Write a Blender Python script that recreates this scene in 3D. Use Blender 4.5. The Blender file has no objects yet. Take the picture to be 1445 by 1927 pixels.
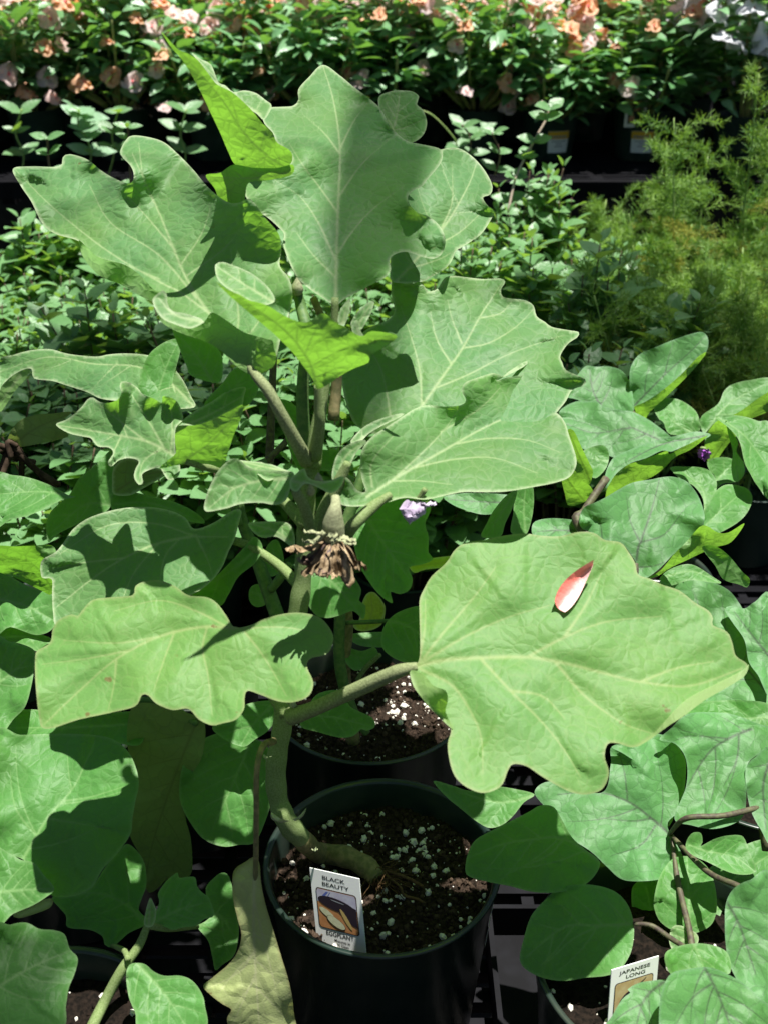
import bpy, math, random
import numpy as np
from mathutils import Vector, noise
from mathutils.geometry import delaunay_2d_cdt
random.seed(7); RNG = np.random.RandomState(5)
sc = bpy.context.scene
COL = sc.collection
# ------------------------------------------------------------------ camera
CAMP = np.array([0.0, -0.5, 0.695]); PITCH = math.radians(28.3); FPX = 2034.0
cam = bpy.data.cameras.new("camera"); camo = bpy.data.objects.new("camera", cam); COL.objects.link(camo)
camo.location = CAMP.tolist(); camo.rotation_euler = (math.pi/2 - PITCH, 0, 0)
cam.sensor_fit = 'VERTICAL'; cam.sensor_height = 36.0; cam.lens = 38.0
cam.clip_start = 0.02; cam.clip_end = 500
cam.dof.use_dof = True; cam.dof.focus_distance = 0.72; cam.dof.aperture_fstop = 13.0
sc.camera = camo
# ------------------------------------------------------------------ light
SUN = Vector((0.16, 0.02, 0.98)).normalized()
w = bpy.data.worlds.new("World"); sc.world = w; w.use_nodes = True
sky = w.node_tree.nodes.new('ShaderNodeTexSky'); sky.sky_type = 'NISHITA'; sky.sun_disc = False
sky.sun_elevation = math.asin(SUN.z); sky.sun_rotation = math.atan2(SUN.x, SUN.y)
bg = w.node_tree.nodes['Background']; bg.inputs['Strength'].default_value = 0.03
w.node_tree.links.new(sky.outputs[0], bg.inputs['Color'])
sl = bpy.data.lights.new("sun", 'SUN'); sl.energy = 5.0; sl.angle = math.radians(0.53); sl.color = (1.0, 0.965, 0.91)
so = bpy.data.objects.new("sun", sl); COL.objects.link(so); so.rotation_euler = SUN.to_track_quat('Z', 'Y').to_euler()
sc.view_settings.view_transform = 'Standard'; sc.view_settings.look = 'None'
sc.view_settings.exposure = 1.08; sc.view_settings.gamma = 1.0
sc.render.engine = 'CYCLES'
sc.cycles.max_bounces = 6; sc.cycles.diffuse_bounces = 3; sc.cycles.transmission_bounces = 4

# ------------------------------------------------------------------ object helpers
def tag(o, label=None, cat=None, group=None, kind=None):
    if label: o['label'] = label
    if cat: o['category'] = cat
    if group: o['group'] = group
    if kind: o['kind'] = kind
    return o
def empty(name, loc, label, cat, group=None):
    o = bpy.data.objects.new(name, None); COL.objects.link(o); o.location = loc
    o.empty_display_size = 0.02
    return tag(o, label, cat, group)
def link(name, me, parent=None, loc=None):
    o = bpy.data.objects.new(name, me); COL.objects.link(o)
    if loc is not None: o.location = loc
    if parent is not None:
        o.parent = parent
    return o
def wparent(o, parent):
    """parent without moving: all geometry is authored in world space"""
    off = Vector((0, 0, 0)); p = parent
    while p is not None:
        off += p.location; p = p.parent
    o.location = Vector(o.location) - off
    o.parent = parent
    return o
def kids(o): return [c for c in KIDS_ALL if c.parent == o]
def copy_tree(src, loc, label=None):
    def rec(s, par):
        c = s.copy(); COL.objects.link(c); c.parent = par
        for ch in list(s.children): rec(ch, c)
        return c
    r = rec(src, None); r.location = loc
    if label: r['label'] = label
    return r
class MB:
    def __init__(s): s.v = []; s.f = []; s.m = []; s.a = []
    def add(s, v, f, mi=0, a=0.0):
        o = len(s.v); s.v += [tuple(p) for p in v]; s.f += [tuple(i+o for i in q) for q in f]
        s.m += [mi]*len(f); s.a += [a]*len(v)
    def box(s, x0, y0, z0, x1, y1, z1, mi=0):
        v = [(x0,y0,z0),(x1,y0,z0),(x1,y1,z0),(x0,y1,z0),(x0,y0,z1),(x1,y0,z1),(x1,y1,z1),(x0,y1,z1)]
        s.add(v, [(0,3,2,1),(4,5,6,7),(0,1,5,4),(1,2,6,5),(2,3,7,6),(3,0,4,7)], mi)
    def tube(s, pts, rad, seg=8, mi=0, a=0.0, cap=True):
        P = [Vector(p) for p in pts]; n = len(P)
        if not hasattr(rad, '__len__'): rad = [rad]*n
        T = [(P[min(i+1, n-1)]-P[max(i-1, 0)]).normalized() for i in range(n)]
        ref = Vector((0, 0, 1)) if abs(T[0].z) < .8 else Vector((1, 0, 0))
        N = T[0].cross(ref).normalized(); V = []; F = []
        for i in range(n):
            N = (N - T[i]*N.dot(T[i])).normalized(); B = T[i].cross(N)
            for j in range(seg):
                an = 2*math.pi*j/seg
                V.append(P[i] + (N*math.cos(an)+B*math.sin(an))*rad[i])
        for i in range(n-1):
            for j in range(seg):
                k = (j+1) % seg
                F.append((i*seg+j, i*seg+k, (i+1)*seg+k, (i+1)*seg+j))
        if cap: F.append(tuple(range(seg))[::-1]); F.append(tuple((n-1)*seg+j for j in range(seg)))
        s.add(V, F, mi, a)
    def lathe(s, prof, seg=64, mi=0, c=(0,0,0)):
        V = []; F = []
        for r, z in prof:
            for j in range(seg):
                an = 2*math.pi*j/seg; V.append((c[0]+r*math.cos(an), c[1]+r*math.sin(an), c[2]+z))
        for i in range(len(prof)-1):
            for j in range(seg):
                k = (j+1) % seg; F.append((i*seg+j, i*seg+k, (i+1)*seg+k, (i+1)*seg+j))
        s.add(V, F, mi)
    def mesh(s, name, mats, smooth=True):
        me = bpy.data.meshes.new(name); me.from_pydata(s.v, [], s.f)
        for m in (mats if isinstance(mats, (list, tuple)) else [mats]): me.materials.append(m)
        me.polygons.foreach_set('material_index', s.m)
        if smooth: me.polygons.foreach_set('use_smooth', [True]*len(s.f))
        at = me.attributes.new('rnd', 'FLOAT', 'POINT'); at.data.foreach_set('value', s.a)
        me.update(); return me
    def build(s, name, mats, parent=None, smooth=True):
        o = link(name, s.mesh(name, mats, smooth))
        if parent is not None: wparent(o, parent)
        return o
def spline(pts, per=6):
    P = np.array(pts, float)
    if len(P) < 3:
        return [tuple(P[0]+(P[-1]-P[0])*i/per) for i in range(per+1)]
    Q = np.vstack([2*P[0]-P[1], P, 2*P[-1]-P[-2]]); out = []
    for i in range(1, len(Q)-2):
        a, b, c, d = Q[i-1:i+3]
        for j in range(per):
            t = j/per
            out.append(.5*((2*b)+(-a+c)*t+(2*a-5*b+4*c-d)*t*t+(-a+3*b-3*c+d)*t**3))
    out.append(P[-1]); return [tuple(p) for p in out]

# pixel -> ray geometry used to measure where things stand
Fv = np.array([0, math.cos(PITCH), -math.sin(PITCH)]); Uv = np.array([0, math.sin(PITCH), math.cos(PITCH)]); Rv = np.array([1.0, 0, 0])
def ray(px, py):
    px = np.asarray(px, float); py = np.asarray(py, float)
    return Fv + np.multiply.outer((px-722.5)/FPX, Rv) + np.multiply.outer((963.5-py)/FPX, Uv)
def aty(px, py, y):
    d = ray(px, py); return CAMP + d*((y-CAMP[1])/d[1])
def atz(px, py, z):
    d = ray(px, py); return CAMP + d*((z-CAMP[2])/d[2])

# ------------------------------------------------------------------ materials
def newmat(name):
    m = bpy.data.materials.new(name); m.use_nodes = True
    nt = m.node_tree; b = nt.nodes['Principled BSDF']; return m, nt, b
def nd(nt, t, **kw):
    n = nt.nodes.new(t)
    for k, v in kw.items(): setattr(n, k, v)
    return n
def mixc(nt, fac, a, b, mode='MIX'):
    n = nd(nt, 'ShaderNodeMix', data_type='RGBA', blend_type=mode)
    for s, v in ((n.inputs[0], fac), (n.inputs[6], a), (n.inputs[7], b)):
        if hasattr(v, 'links') or hasattr(v, 'is_linked'): nt.links.new(v, s)
        elif isinstance(v, (int, float)): s.default_value = v
        else: s.default_value = (*v, 1)
    return n.outputs[2]
def ramp(nt, src, p0, p1, c0=(0,0,0), c1=(1,1,1)):
    n = nd(nt, 'ShaderNodeValToRGB'); n.color_ramp.elements[0].position = p0; n.color_ramp.elements[1].position = p1
    n.color_ramp.elements[0].color = (*c0, 1); n.color_ramp.elements[1].color = (*c1, 1)
    nt.links.new(src, n.inputs[0]); return n.outputs[0]
def math_(nt, op, a, b=None):
    n = nd(nt, 'ShaderNodeMath', operation=op)
    for s, v in ((n.inputs[0], a), (n.inputs[1], b)):
        if v is None: continue
        if isinstance(v, (int, float)): s.default_value = v
        else: nt.links.new(v, s)
    return n.outputs[0]
def leaf_material(name, base, base2, vein, under, trans, tf=0.40, edge=(.52,.60,.38), rough=.55, cell=150, bump=.75, spots=0.0, sheen=.12):
    m, nt, b = newmat(name); L = nt.links.new
    at = lambda n: nd(nt, 'ShaderNodeAttribute', attribute_name=n)
    luv = at('luv').outputs['Vector']; ve = at('vein').outputs['Fac']; ed = at('edge').outputs['Fac']; rn = at('rnd').outputs['Fac']
    n1 = nd(nt, 'ShaderNodeTexNoise'); n1.inputs['Scale'].default_value = 22; n1.inputs['Detail'].default_value = 3; L(luv, n1.inputs['Vector'])
    n2 = nd(nt, 'ShaderNodeTexNoise'); n2.inputs['Scale'].default_value = 900; n2.inputs['Detail'].default_value = 2; L(luv, n2.inputs['Vector'])
    # warped cells = net of small veins
    add = nd(nt, 'ShaderNodeVectorMath', operation='MULTIPLY_ADD'); nw = nd(nt, 'ShaderNodeTexNoise'); nw.inputs['Scale'].default_value = 60; L(luv, nw.inputs['Vector'])
    L(nw.outputs['Color'], add.inputs[0]); add.inputs[1].default_value = (.012,)*3; L(luv, add.inputs[2])
    vo = nd(nt, 'ShaderNodeTexVoronoi', feature='DISTANCE_TO_EDGE'); vo.inputs['Scale'].default_value = cell; L(add.outputs[0], vo.inputs['Vector'])
    net = ramp(nt, vo.outputs['Distance'], 0.0, 0.07, (1,1,1), (0,0,0))
    dome = ramp(nt, vo.outputs['Distance'], 0.0, 0.45)
    c = mixc(nt, ramp(nt, n1.outputs['Fac'], .35, .65), base, base2)
    c = mixc(nt, math_(nt, 'MULTIPLY', rn, .5), c, tuple(x*.72 for x in base))
    gv = nd(nt, 'ShaderNodeMapRange'); L(n2.outputs['Fac'], gv.inputs[0]); gv.inputs[1].default_value = .3; gv.inputs[2].default_value = .7; gv.inputs[3].default_value = .93; gv.inputs[4].default_value = 1.07
    hs = nd(nt, 'ShaderNodeHueSaturation'); L(c, hs.inputs['Color']); L(gv.outputs[0], hs.inputs['Value']); c = hs.outputs[0]
    c = mixc(nt, math_(nt, 'MULTIPLY', net, .16), c, vein)
    c = mixc(nt, math_(nt, 'MULTIPLY', ve, .8), c, vein)
    c = mixc(nt, math_(nt, 'MULTIPLY', ed, .7), c, edge)
    if spots > 0:
        v2 = nd(nt, 'ShaderNodeTexNoise'); v2.inputs['Scale'].default_value = 75; v2.inputs['Detail'].default_value = 4; L(luv, v2.inputs['Vector'])
        sp = ramp(nt, v2.outputs['Fac'], .74-spots, .77-spots); c = mixc(nt, math_(nt, 'MULTIPLY', sp, .8), c, (.16,.09,.03))
    geo = nd(nt, 'ShaderNodeNewGeometry')
    cu = mixc(nt, math_(nt, 'MULTIPLY', ve, .6), under, vein)
    c = mixc(nt, geo.outputs['Backfacing'], c, cu)
    L(c, b.inputs['Base Color']); b.inputs['Roughness'].default_value = rough; b.inputs['Specular IOR Level'].default_value = .35
    b.inputs['Sheen Weight'].default_value = sheen; b.inputs['Sheen Roughness'].default_value = .5; b.inputs['Sheen Tint'].default_value = (.8, 1, .8, 1)
    bp = nd(nt, 'ShaderNodeBump'); bp.inputs['Strength'].default_value = bump; bp.inputs['Distance'].default_value = .0006
    hh = math_(nt, 'ADD', dome, math_(nt, 'MULTIPLY', n2.outputs['Fac'], .25)); L(hh, bp.inputs['Height']); L(bp.outputs[0], b.inputs['Normal'])
    tr = nd(nt, 'ShaderNodeBsdfTranslucent'); L(bp.outputs[0], tr.inputs['Normal'])
    tc = mixc(nt, math_(nt, 'MAXIMUM', math_(nt, 'MULTIPLY', ve, .8), math_(nt, 'MULTIPLY', net, .35)), trans, tuple(x*.35 for x in trans))
    L(tc, tr.inputs['Color'])
    mx = nd(nt, 'ShaderNodeMixShader'); mx.inputs[0].default_value = tf
    L(b.outputs[0], mx.inputs[1]); L(tr.outputs[0], mx.inputs[2]); L(mx.outputs[0], nt.nodes['Material Output'].inputs[0])
    return m
def simple(name, col, rough=.6, spec=.4, noise_s=None, col2=None, bump=0.0, coat=0, detail=4, dist=.001):
    m, nt, b = newmat(name); b.inputs['Base Color'].default_value = (*col, 1); b.inputs['Roughness'].default_value = rough
    b.inputs['Specular IOR Level'].default_value = spec; b.inputs['Coat Weight'].default_value = coat
    if noise_s:
        tc = nd(nt, 'ShaderNodeTexCoord'); n = nd(nt, 'ShaderNodeTexNoise'); n.inputs['Scale'].default_value = noise_s; n.inputs['Detail'].default_value = detail
        nt.links.new(tc.outputs['Object'], n.inputs['Vector'])
        r = ramp(nt, n.outputs['Fac'], .38, .62)
        nt.links.new(mixc(nt, r, col, col2 or col), b.inputs['Base Color'])
        if bump:
            bp = nd(nt, 'ShaderNodeBump'); bp.inputs['Strength'].default_value = bump; bp.inputs['Distance'].default_value = dist
            nt.links.new(n.outputs['Fac'], bp.inputs['Height']); nt.links.new(bp.outputs[0], b.inputs['Normal'])
    return m
def small_leaf(name, c0, c1, trans, tf=.3, rough=.4):
    m, nt, b = newmat(name); a = nd(nt, 'ShaderNodeAttribute', attribute_name='rnd')
    oi = nd(nt, 'ShaderNodeObjectInfo')
    c = mixc(nt, a.outputs['Fac'], c0, c1)
    n = nd(nt, 'ShaderNodeTexNoise'); n.inputs['Scale'].default_value = 90; tc = nd(nt, 'ShaderNodeTexCoord'); nt.links.new(tc.outputs['Object'], n.inputs['Vector'])
    c = mixc(nt, math_(nt, 'MULTIPLY', n.outputs['Fac'], .5), c, tuple(x*.5 for x in c0))
    nt.links.new(c, b.inputs['Base Color']); b.inputs['Roughness'].default_value = rough; b.inputs['Specular IOR Level'].default_value = .5
    bp = nd(nt, 'ShaderNodeBump'); bp.inputs['Strength'].default_value = .5; bp.inputs['Distance'].default_value = .002
    n2 = nd(nt, 'ShaderNodeTexNoise'); n2.inputs['Scale'].default_value = 260; nt.links.new(tc.outputs['Object'], n2.inputs['Vector'])
    nt.links.new(n2.outputs['Fac'], bp.inputs['Height']); nt.links.new(bp.outputs[0], b.inputs['Normal'])
    tr = nd(nt, 'ShaderNodeBsdfTranslucent'); tr.inputs['Color'].default_value = (*trans, 1)
    mx = nd(nt, 'ShaderNodeMixShader'); mx.inputs[0].default_value = tf
    nt.links.new(b.outputs[0], mx.inputs[1]); nt.links.new(tr.outputs[0], mx.inputs[2]); nt.links.new(mx.outputs[0], nt.nodes['Material Output'].inputs[0])
    return m
# eggplant foliage
M_TOP  = leaf_material('leaf_velvet', (.112,.262,.092), (.128,.262,.070), (.42,.53,.26), (.20,.36,.11), (.30,.66,.05), spots=.004)
M_LOW  = leaf_material('leaf_older', (.138,.315,.080), (.155,.325,.072), (.36,.45,.17), (.24,.36,.13), (.34,.66,.05), spots=.02, edge=(.32,.36,.16), bump=.45)
M_SIDE = leaf_material('leaf_smooth', (.095,.285,.060), (.080,.225,.045), (.24,.42,.15), (.15,.30,.09), (.26,.62,.04), edge=(.2,.35,.14), rough=.5, bump=.6)
M_PURP = leaf_material('leaf_purple_vein', (.115,.315,.100), (.095,.260,.070), (.030,.012,.028), (.17,.32,.10), (.30,.62,.05), edge=(.16,.30,.16), rough=.5, bump=.7, cell=110)
M_DEAD = leaf_material('leaf_dying', (.42,.48,.20), (.36,.44,.18), (.55,.56,.32), (.38,.42,.18), (.5,.55,.15), spots=.02, edge=(.25,.22,.1), bump=1.0, cell=90)
M_OLD  = leaf_material('leaf_old_dull', (.13,.22,.06), (.11,.19,.055), (.16,.17,.06), (.17,.25,.08), (.25,.35,.06), spots=.03, bump=.9, cell=90)
M_YEL  = leaf_material('leaf_yellow', (.42,.55,.06), (.36,.50,.06), (.45,.5,.1), (.4,.5,.08), (.6,.75,.05), spots=.05)
M_STEM = simple('stem_fuzzy', (.13,.19,.06), .75, .2, 1200, (.20,.26,.11), .5, dist=.0004)
M_STEMB= simple('stem_brown_fuzz', (.15,.18,.08), .75, .2, 900, (.23,.27,.13), .6, dist=.0004)
M_WOOD = simple('stem_woody', (.13,.13,.05), .7, .3, 260, (.24,.20,.09), .7, dist=.0008)
M_STEMP= simple('stem_dark', (.06,.045,.035), .6, .3, 300, (.10,.10,.05), .4)
M_STEMD= simple('stem_deep_green', (.06,.13,.035), .6, .3, 300, (.10,.17,.05), .4)
M_POT  = simple('pot_plastic', (.010,.022,.017), .28, .5, 28, (.030,.040,.030), .12, detail=10)
M_POTB = simple('pot_green_plastic', (.016,.040,.030), .45, .4, 40, (.022,.05,.038))
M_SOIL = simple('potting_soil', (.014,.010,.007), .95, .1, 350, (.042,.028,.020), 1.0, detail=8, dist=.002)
M_SOILSH = simple('shaded_soil', (.005,.004,.003), .95, .1, 350, (.016,.011,.008), 1.0, detail=8, dist=.002)  # same potting soil, shade put into the colour for the neighbouring pots
M_PERL = simple('perlite', (.62,.58,.50), .9, .2, 500, (.75,.72,.64), .5)
M_BARK = simple('bark_crumb', (.065,.044,.030), .9, .1, 200, (.030,.020,.014), .5)
M_ROOT = simple('root_fibre', (.13,.075,.03), .8, .2, 400, (.07,.04,.02), .4)
M_BENCH= simple('bench_plastic', (.003,.003,.004), .6, .12, 50, (.006,.006,.008), .1)
M_WHITE= simple('tag_white', (.74,.76,.74), .45, .4)
M_INK  = simple('tag_ink', (.02,.02,.02), .5, .3)
M_GREYI= simple('label_grey_ink', (.25,.27,.3), .6, .3)
M_YLAB = simple('label_yellow', (.72,.42,.03), .5, .4)

# ------------------------------------------------------------------ leaf builder
def smooth_closed(P, step):
    P = np.array(P, float); n = len(P); out = []
    for i in range(n):
        a, b, c, d = P[i-1], P[i], P[(i+1) % n], P[(i+2) % n]
        L = np.linalg.norm(c-b); k = max(1, int(round(L/step)))
        for j in range(k):
            t = j/k
            out.append(.5*((2*b)+(-a+c)*t+(2*a-5*b+4*c-d)*t*t+(-a+3*b-3*c+d)*t**3))
    return np.array(out)
def inside(pts, poly):
    x = pts[:, 0]; y = pts[:, 1]; r = np.zeros(len(pts), bool); j = len(poly)-1
    for i in range(len(poly)):
        xi, yi = poly[i]; xj, yj = poly[j]
        if yi != yj:
            c = ((yi > y) != (yj > y)) & (x < (xj-xi)*(y-yi)/(yj-yi)+xi); r ^= c
        j = i
    return r
def dist_poly(pts, line, closed=False):
    L = np.array(line, float)
    if closed: L = np.vstack([L, L[:1]])
    best = np.full(len(pts), 1e9); s = np.zeros(len(pts)); side = np.ones(len(pts)); acc = 0; near = np.zeros((len(pts), 2))
    for a, b in zip(L[:-1], L[1:]):
        ab = b-a; l2 = ab@ab
        if l2 < 1e-14: continue
        t = np.clip(((pts-a)@ab)/l2, 0, 1); q = a+t[:, None]*ab; d = np.hypot(*(pts-q).T); m = d < best
        best[m] = d[m]; s[m] = acc+t[m]*math.sqrt(l2); near[m] = q[m]
        cr = ab[0]*(pts[:, 1]-a[1])-ab[1]*(pts[:, 0]-a[0]); side[m] = np.sign(cr[m]); acc += math.sqrt(l2)
    return best, s, side, near
LEAFSEED = [0]; SURF = {}
def leaf(parent, outline, base, y, n, mid, veins=(), mat=None, under=False, fold=.10, wave=.004, lam=.05, droop=.6,
         res=5.0, auto=5, flaps=(), name='leaf', vw=.0013, z=None, label=None, cup=0.0, cups=()):
    LEAFSEED[0] += 1; sd = LEAFSEED[0]; rs = np.random.RandomState(sd)
    n = np.array(n, float); n /= np.linalg.norm(n)
    P0 = (aty(*base, y) if z is None else atz(*base, z)) - CAMP
    e1 = np.cross(n, [0, 1, 0]) ; e1 /= np.linalg.norm(e1)
    if e1[0] < 0: e1 = -e1
    e2 = np.cross(n, e1)
    out = smooth_closed(outline, res*1.2)
    def planeuv(px):
        d = ray(px[:, 0], px[:, 1]); t = (n@P0)/(d@n); X = d*t[:, None]-P0; return np.stack([X@e1, X@e2], 1)
    def uv2px(uv):
        X = P0 + uv[:, :1]*e1 + uv[:, 1:]*e2; dz = X@Fv; return np.stack([722.5+FPX*(X@Rv)/dz, 963.5-FPX*(X@Uv)/dz], 1)
    midpx = np.array(spline(mid, 6)); muv = planeuv(midpx); ouv = planeuv(out)
    VL = [(muv, vw*1.25)]
    for v in veins: VL.append((planeuv(np.array(spline(v, 6))), vw*.85))
    if auto:
        seg = np.linalg.norm(np.diff(muv, axis=0), axis=1); acc = np.concatenate([[0], np.cumsum(seg)]); Lm = acc[-1]
        for i in range(auto):
            for sg in (-1, 1):
                f = (.05+.78*(i+.5*(sg > 0)*.6+.1*rs.rand())/auto)*Lm
                k = min(np.searchsorted(acc, f), len(muv)-1); k = max(k, 1)
                p = muv[k-1]+(muv[k]-muv[k-1])*((f-acc[k-1])/max(seg[k-1], 1e-9)); d = (muv[k]-muv[k-1])/max(seg[k-1], 1e-9)
                an = sg*math.radians(62-26*i/auto); stp = Lm*.04; line = [p]
                for q in range(26):
                    c, s_ = math.cos(an), math.sin(an); p = p+np.array([d[0]*c-d[1]*s_, d[0]*s_+d[1]*c])*stp; an *= .965
                    line.append(p)
                line = np.array(line); ins = inside(line, ouv); k = 1
                while k < len(line) and ins[k]: k += 1
                k = int(k*.92)
                if k >= 3: VL.append((line[:k], vw*.62))
    # points
    mn = out.min(0); mx = out.max(0)
    gx, gy = np.meshgrid(np.arange(mn[0], mx[0], res), np.arange(mn[1], mx[1], res)); gx = gx+(np.arange(gx.shape[0]) % 2)[:, None]*res*.5
    G = np.stack([gx.ravel(), gy.ravel()], 1)+rs.uniform(-.12, .12, (gx.size, 2))*res
    G = G[inside(G, out)]; G = G[dist_poly(G, out, True)[0] > res*.55]
    VP = []
    for line, wd in VL:
        seg = np.linalg.norm(np.diff(line, axis=0), axis=1); tot = seg.sum(); acc = np.concatenate([[0], np.cumsum(seg)])
        spx = tot/max(1, np.linalg.norm(np.diff(uv2px(line), axis=0), axis=1).sum())
        k = max(2, int(tot/(spx*res))); tt = np.linspace(0, tot, k)
        c = np.stack([np.interp(tt, acc, line[:, 0]), np.interp(tt, acc, line[:, 1])], 1)
        tg = np.gradient(c, axis=0); tg /= np.linalg.norm(tg, axis=1)[:, None]+1e-12; nn = np.stack([-tg[:, 1], tg[:, 0]], 1)
        ww = (wd*(1-.62*tt/tot))[:, None]
        VP += [c, c+nn*ww, c-nn*ww]
    VP = uv2px(np.vstack(VP)); VP = VP[inside(VP, out)]; VP = VP[dist_poly(VP, out, True)[0] > 1.2]
    # drop grid points crowding the vein points
    if len(VP):
        cell = {}
        for i, p in enumerate(VP): cell.setdefault((int(p[0]//res), int(p[1]//res)), []).append(i)
        keep = np.ones(len(G), bool)
        for i, p in enumerate(G):
            cx, cy = int(p[0]//res), int(p[1]//res)
            for a in (-1, 0, 1):
                for b in (-1, 0, 1):
                    for j in cell.get((cx+a, cy+b), ()):
                        if (VP[j, 0]-p[0])**2+(VP[j, 1]-p[1])**2 < (res*.55)**2: keep[i] = False
        G = G[keep]
    PX = np.vstack([out, VP, G]); no = len(out)
    def surf(PXs, want=True):
        uv = planeuv(PXs)
        dm, sm, side, _ = dist_poly(uv, muv); Lm = np.linalg.norm(np.diff(muv, axis=0), axis=1).sum()
        de, se, _, _ = dist_poly(uv, ouv, True)
        dmax = max(dm.max(), 1e-4)
        h = fold*(np.sqrt(dm*dm+.0045**2)-.0045) - cup*(dm**2)/dmax
        h -= droop*(sm**2)*1.0 + 0*dm
        ph = rs0
        wv = np.sin(2*math.pi*se/lam+ph[0]+1.3*np.sin(2*math.pi*se/(lam*2.7)+ph[1])) * np.exp(-de/(.22*lam+.004))
        h += wave*wv*np.clip(dm/.02, 0, 1)
        h += .0022*np.sin(uv[:, 0]*85+ph[2])*np.sin(uv[:, 1]*95+ph[3])
        for qx, qy, qr, qh in cups:
            q2 = ((PXs[:, 0]-qx)**2+(PXs[:, 1]-qy)**2)/(qr*qr); h += qh*np.exp(-q2)
        # lamina bulges between side veins
        dv = np.full(len(uv), 1e9); vv = np.zeros(len(uv))
        for li, (line, wd) in enumerate(VL):
            d, s_, _, _ = dist_poly(uv, line); tot = np.linalg.norm(np.diff(line, axis=0), axis=1).sum()
            ww = wd*(1-.62*s_/tot); dv = np.minimum(dv, d); vv = np.maximum(vv, np.clip(1-d/(ww*1.05), 0, 1)*(1-.35*(s_/tot))*(1 if li == 0 else .85))
        h += .0018*(dv*dv/(dv*dv+.0055**2)) - .0018
        d = ray(PXs[:, 0], PXs[:, 1]); nd_ = d@n
        nd_ = np.where(np.abs(nd_) < .12, np.sign(nd_)*.12, nd_)
        t0 = (n@P0)/(d@n); t = t0 + h/nd_
        return t, uv, vv, de, dm
    rs0 = rs.uniform(0, 6.28, 6)
    t, uv, vv, de, dm = surf(PX)
    d = ray(PX[:, 0], PX[:, 1]); X = CAMP + d*t[:, None]
    V2 = [Vector((float(p[0]), -float(p[1]))) for p in PX]
    E = [(i, (i+1) % no) for i in range(no)]
    r = delaunay_2d_cdt(V2, E, [], 1, 1e-4)
    vo, fo, orig = r[0], r[2], r[3]
    idx = []
    extra = []
    for i, o in enumerate(orig):
        idx.append(o[0] if len(o) else -1)
    bad = [i for i, k in enumerate(idx) if k < 0]
    if bad:
        bp = np.array([[vo[i].x, -vo[i].y] for i in bad]); t2, uv2, vv2, de2, _ = surf(bp); X2 = CAMP+ray(bp[:, 0], bp[:, 1])*t2[:, None]
    co = []; A = []; B = []; C = []
    bi = 0
    for i, k in enumerate(idx):
        if k >= 0: co.append(X[k]); A.append(vv[k]); B.append(max(0, 1-de[k]/.0015)); C.append(uv[k])
        else: co.append(X2[bi]); A.append(vv2[bi]); B.append(1); C.append(uv2[bi]); bi += 1
    fin = []
    for f in fo:
        f = list(f)
        a, b, c = (vo[f[0]], vo[f[1]], vo[f[2]])
        if (b.x-a.x)*(c.y-a.y)-(b.y-a.y)*(c.x-a.x) < 0: f.reverse()
        cen = np.array([[(a.x+b.x+c.x)/3, -(a.y+b.y+c.y)/3]])
        fin.append(f)
    cens = np.array([[sum(vo[i].x for i in f)/3, -sum(vo[i].y for i in f)/3] for f in fin])
    ok = inside(cens, out); fin = [f for f, k in zip(fin, ok) if k]
    if under: fin = [f[::-1] for f in fin]
    # flaps: the margin turned over; joined to the blade along the hinge
    for fl in flaps:
        fo_px = smooth_closed(fl['o'], res*1.1); hinge = np.array(spline(fl['h'], 6)); k = fl['k']; curl = fl.get('c', 0)
        mn = fo_px.min(0); mx = fo_px.max(0)
        gx, gy = np.meshgrid(np.arange(mn[0], mx[0], res), np.arange(mn[1], mx[1], res)); G2 = np.stack([gx.ravel(), gy.ravel()], 1)
        G2 = G2[inside(G2, fo_px)]; G2 = G2[dist_poly(G2, fo_px, True)[0] > res*.5]
        Q = np.vstack([fo_px, G2]); dd, ss, _, near = dist_poly(Q, hinge)
        th = surf(near)[0]; tq = th - .0004 + k*dd + curl*dd*dd + fl.get('w', .002)*np.sin(ss/fl.get('l', 22.)+rs0[2])*np.clip(dd/30, 0, 1)
        dq = ray(Q[:, 0], Q[:, 1]); XQ = CAMP+dq*tq[:, None]
        nf = len(fo_px); r = delaunay_2d_cdt([Vector((float(p[0]), -float(p[1]))) for p in Q], [(i, (i+1) % nf) for i in range(nf)], [], 1, 1e-4)
        o0 = len(co); mp = {}
        uq = Q*.00034; deq, _, _, _ = dist_poly(uq, fo_px*.00034, True)
        for i, o in enumerate(r[3]):
            if len(o): mp[i] = len(co); co.append(XQ[o[0]]); A.append(max(0, 1-min(dist1(Q[o[0]], v) for v in fl['v'])/3.0) if fl.get('v') else 0.0); B.append(max(0, 1-deq[o[0]]/.0011) if dd[o[0]] > 6 else 0); C.append(uq[o[0]])
        for f in r[2]:
            f = list(f)
            if not all(i in mp for i in f): continue
            a, b, c = (r[0][f[0]], r[0][f[1]], r[0][f[2]])
            if not inside(np.array([[(a.x+b.x+c.x)/3, -(a.y+b.y+c.y)/3]]), fo_px)[0]: continue
            if (b.x-a.x)*(c.y-a.y)-(b.y-a.y)*(c.x-a.x) < 0: f.reverse()
            if fl.get('u', True) != under: f.reverse()
            fin.append([mp[i] for i in f])
    me = bpy.data.meshes.new(name); me.from_pydata([tuple(map(float, c)) for c in co], [], fin)
    me.materials.append(mat or M_TOP); me.polygons.foreach_set('use_smooth', [True]*len(fin))
    for nm, arr in (('vein', A), ('edge', B), ('rnd', [float(rs.rand()*.7)]*len(co))):
        me.attributes.new(nm, 'FLOAT', 'POINT').data.foreach_set('value', [float(a) for a in arr])
    off = rs.uniform(0, 3, 2)
    me.attributes.new('luv', 'FLOAT_VECTOR', 'POINT').data.foreach_set('vector', [float(x) for c in C for x in (c[0]+off[0], c[1]+off[1], off[0])])
    me.update(); o = link(name, me)
    if parent is not None: wparent(o, parent)
    if label: o['label'] = label; SURF[label] = surf
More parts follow.
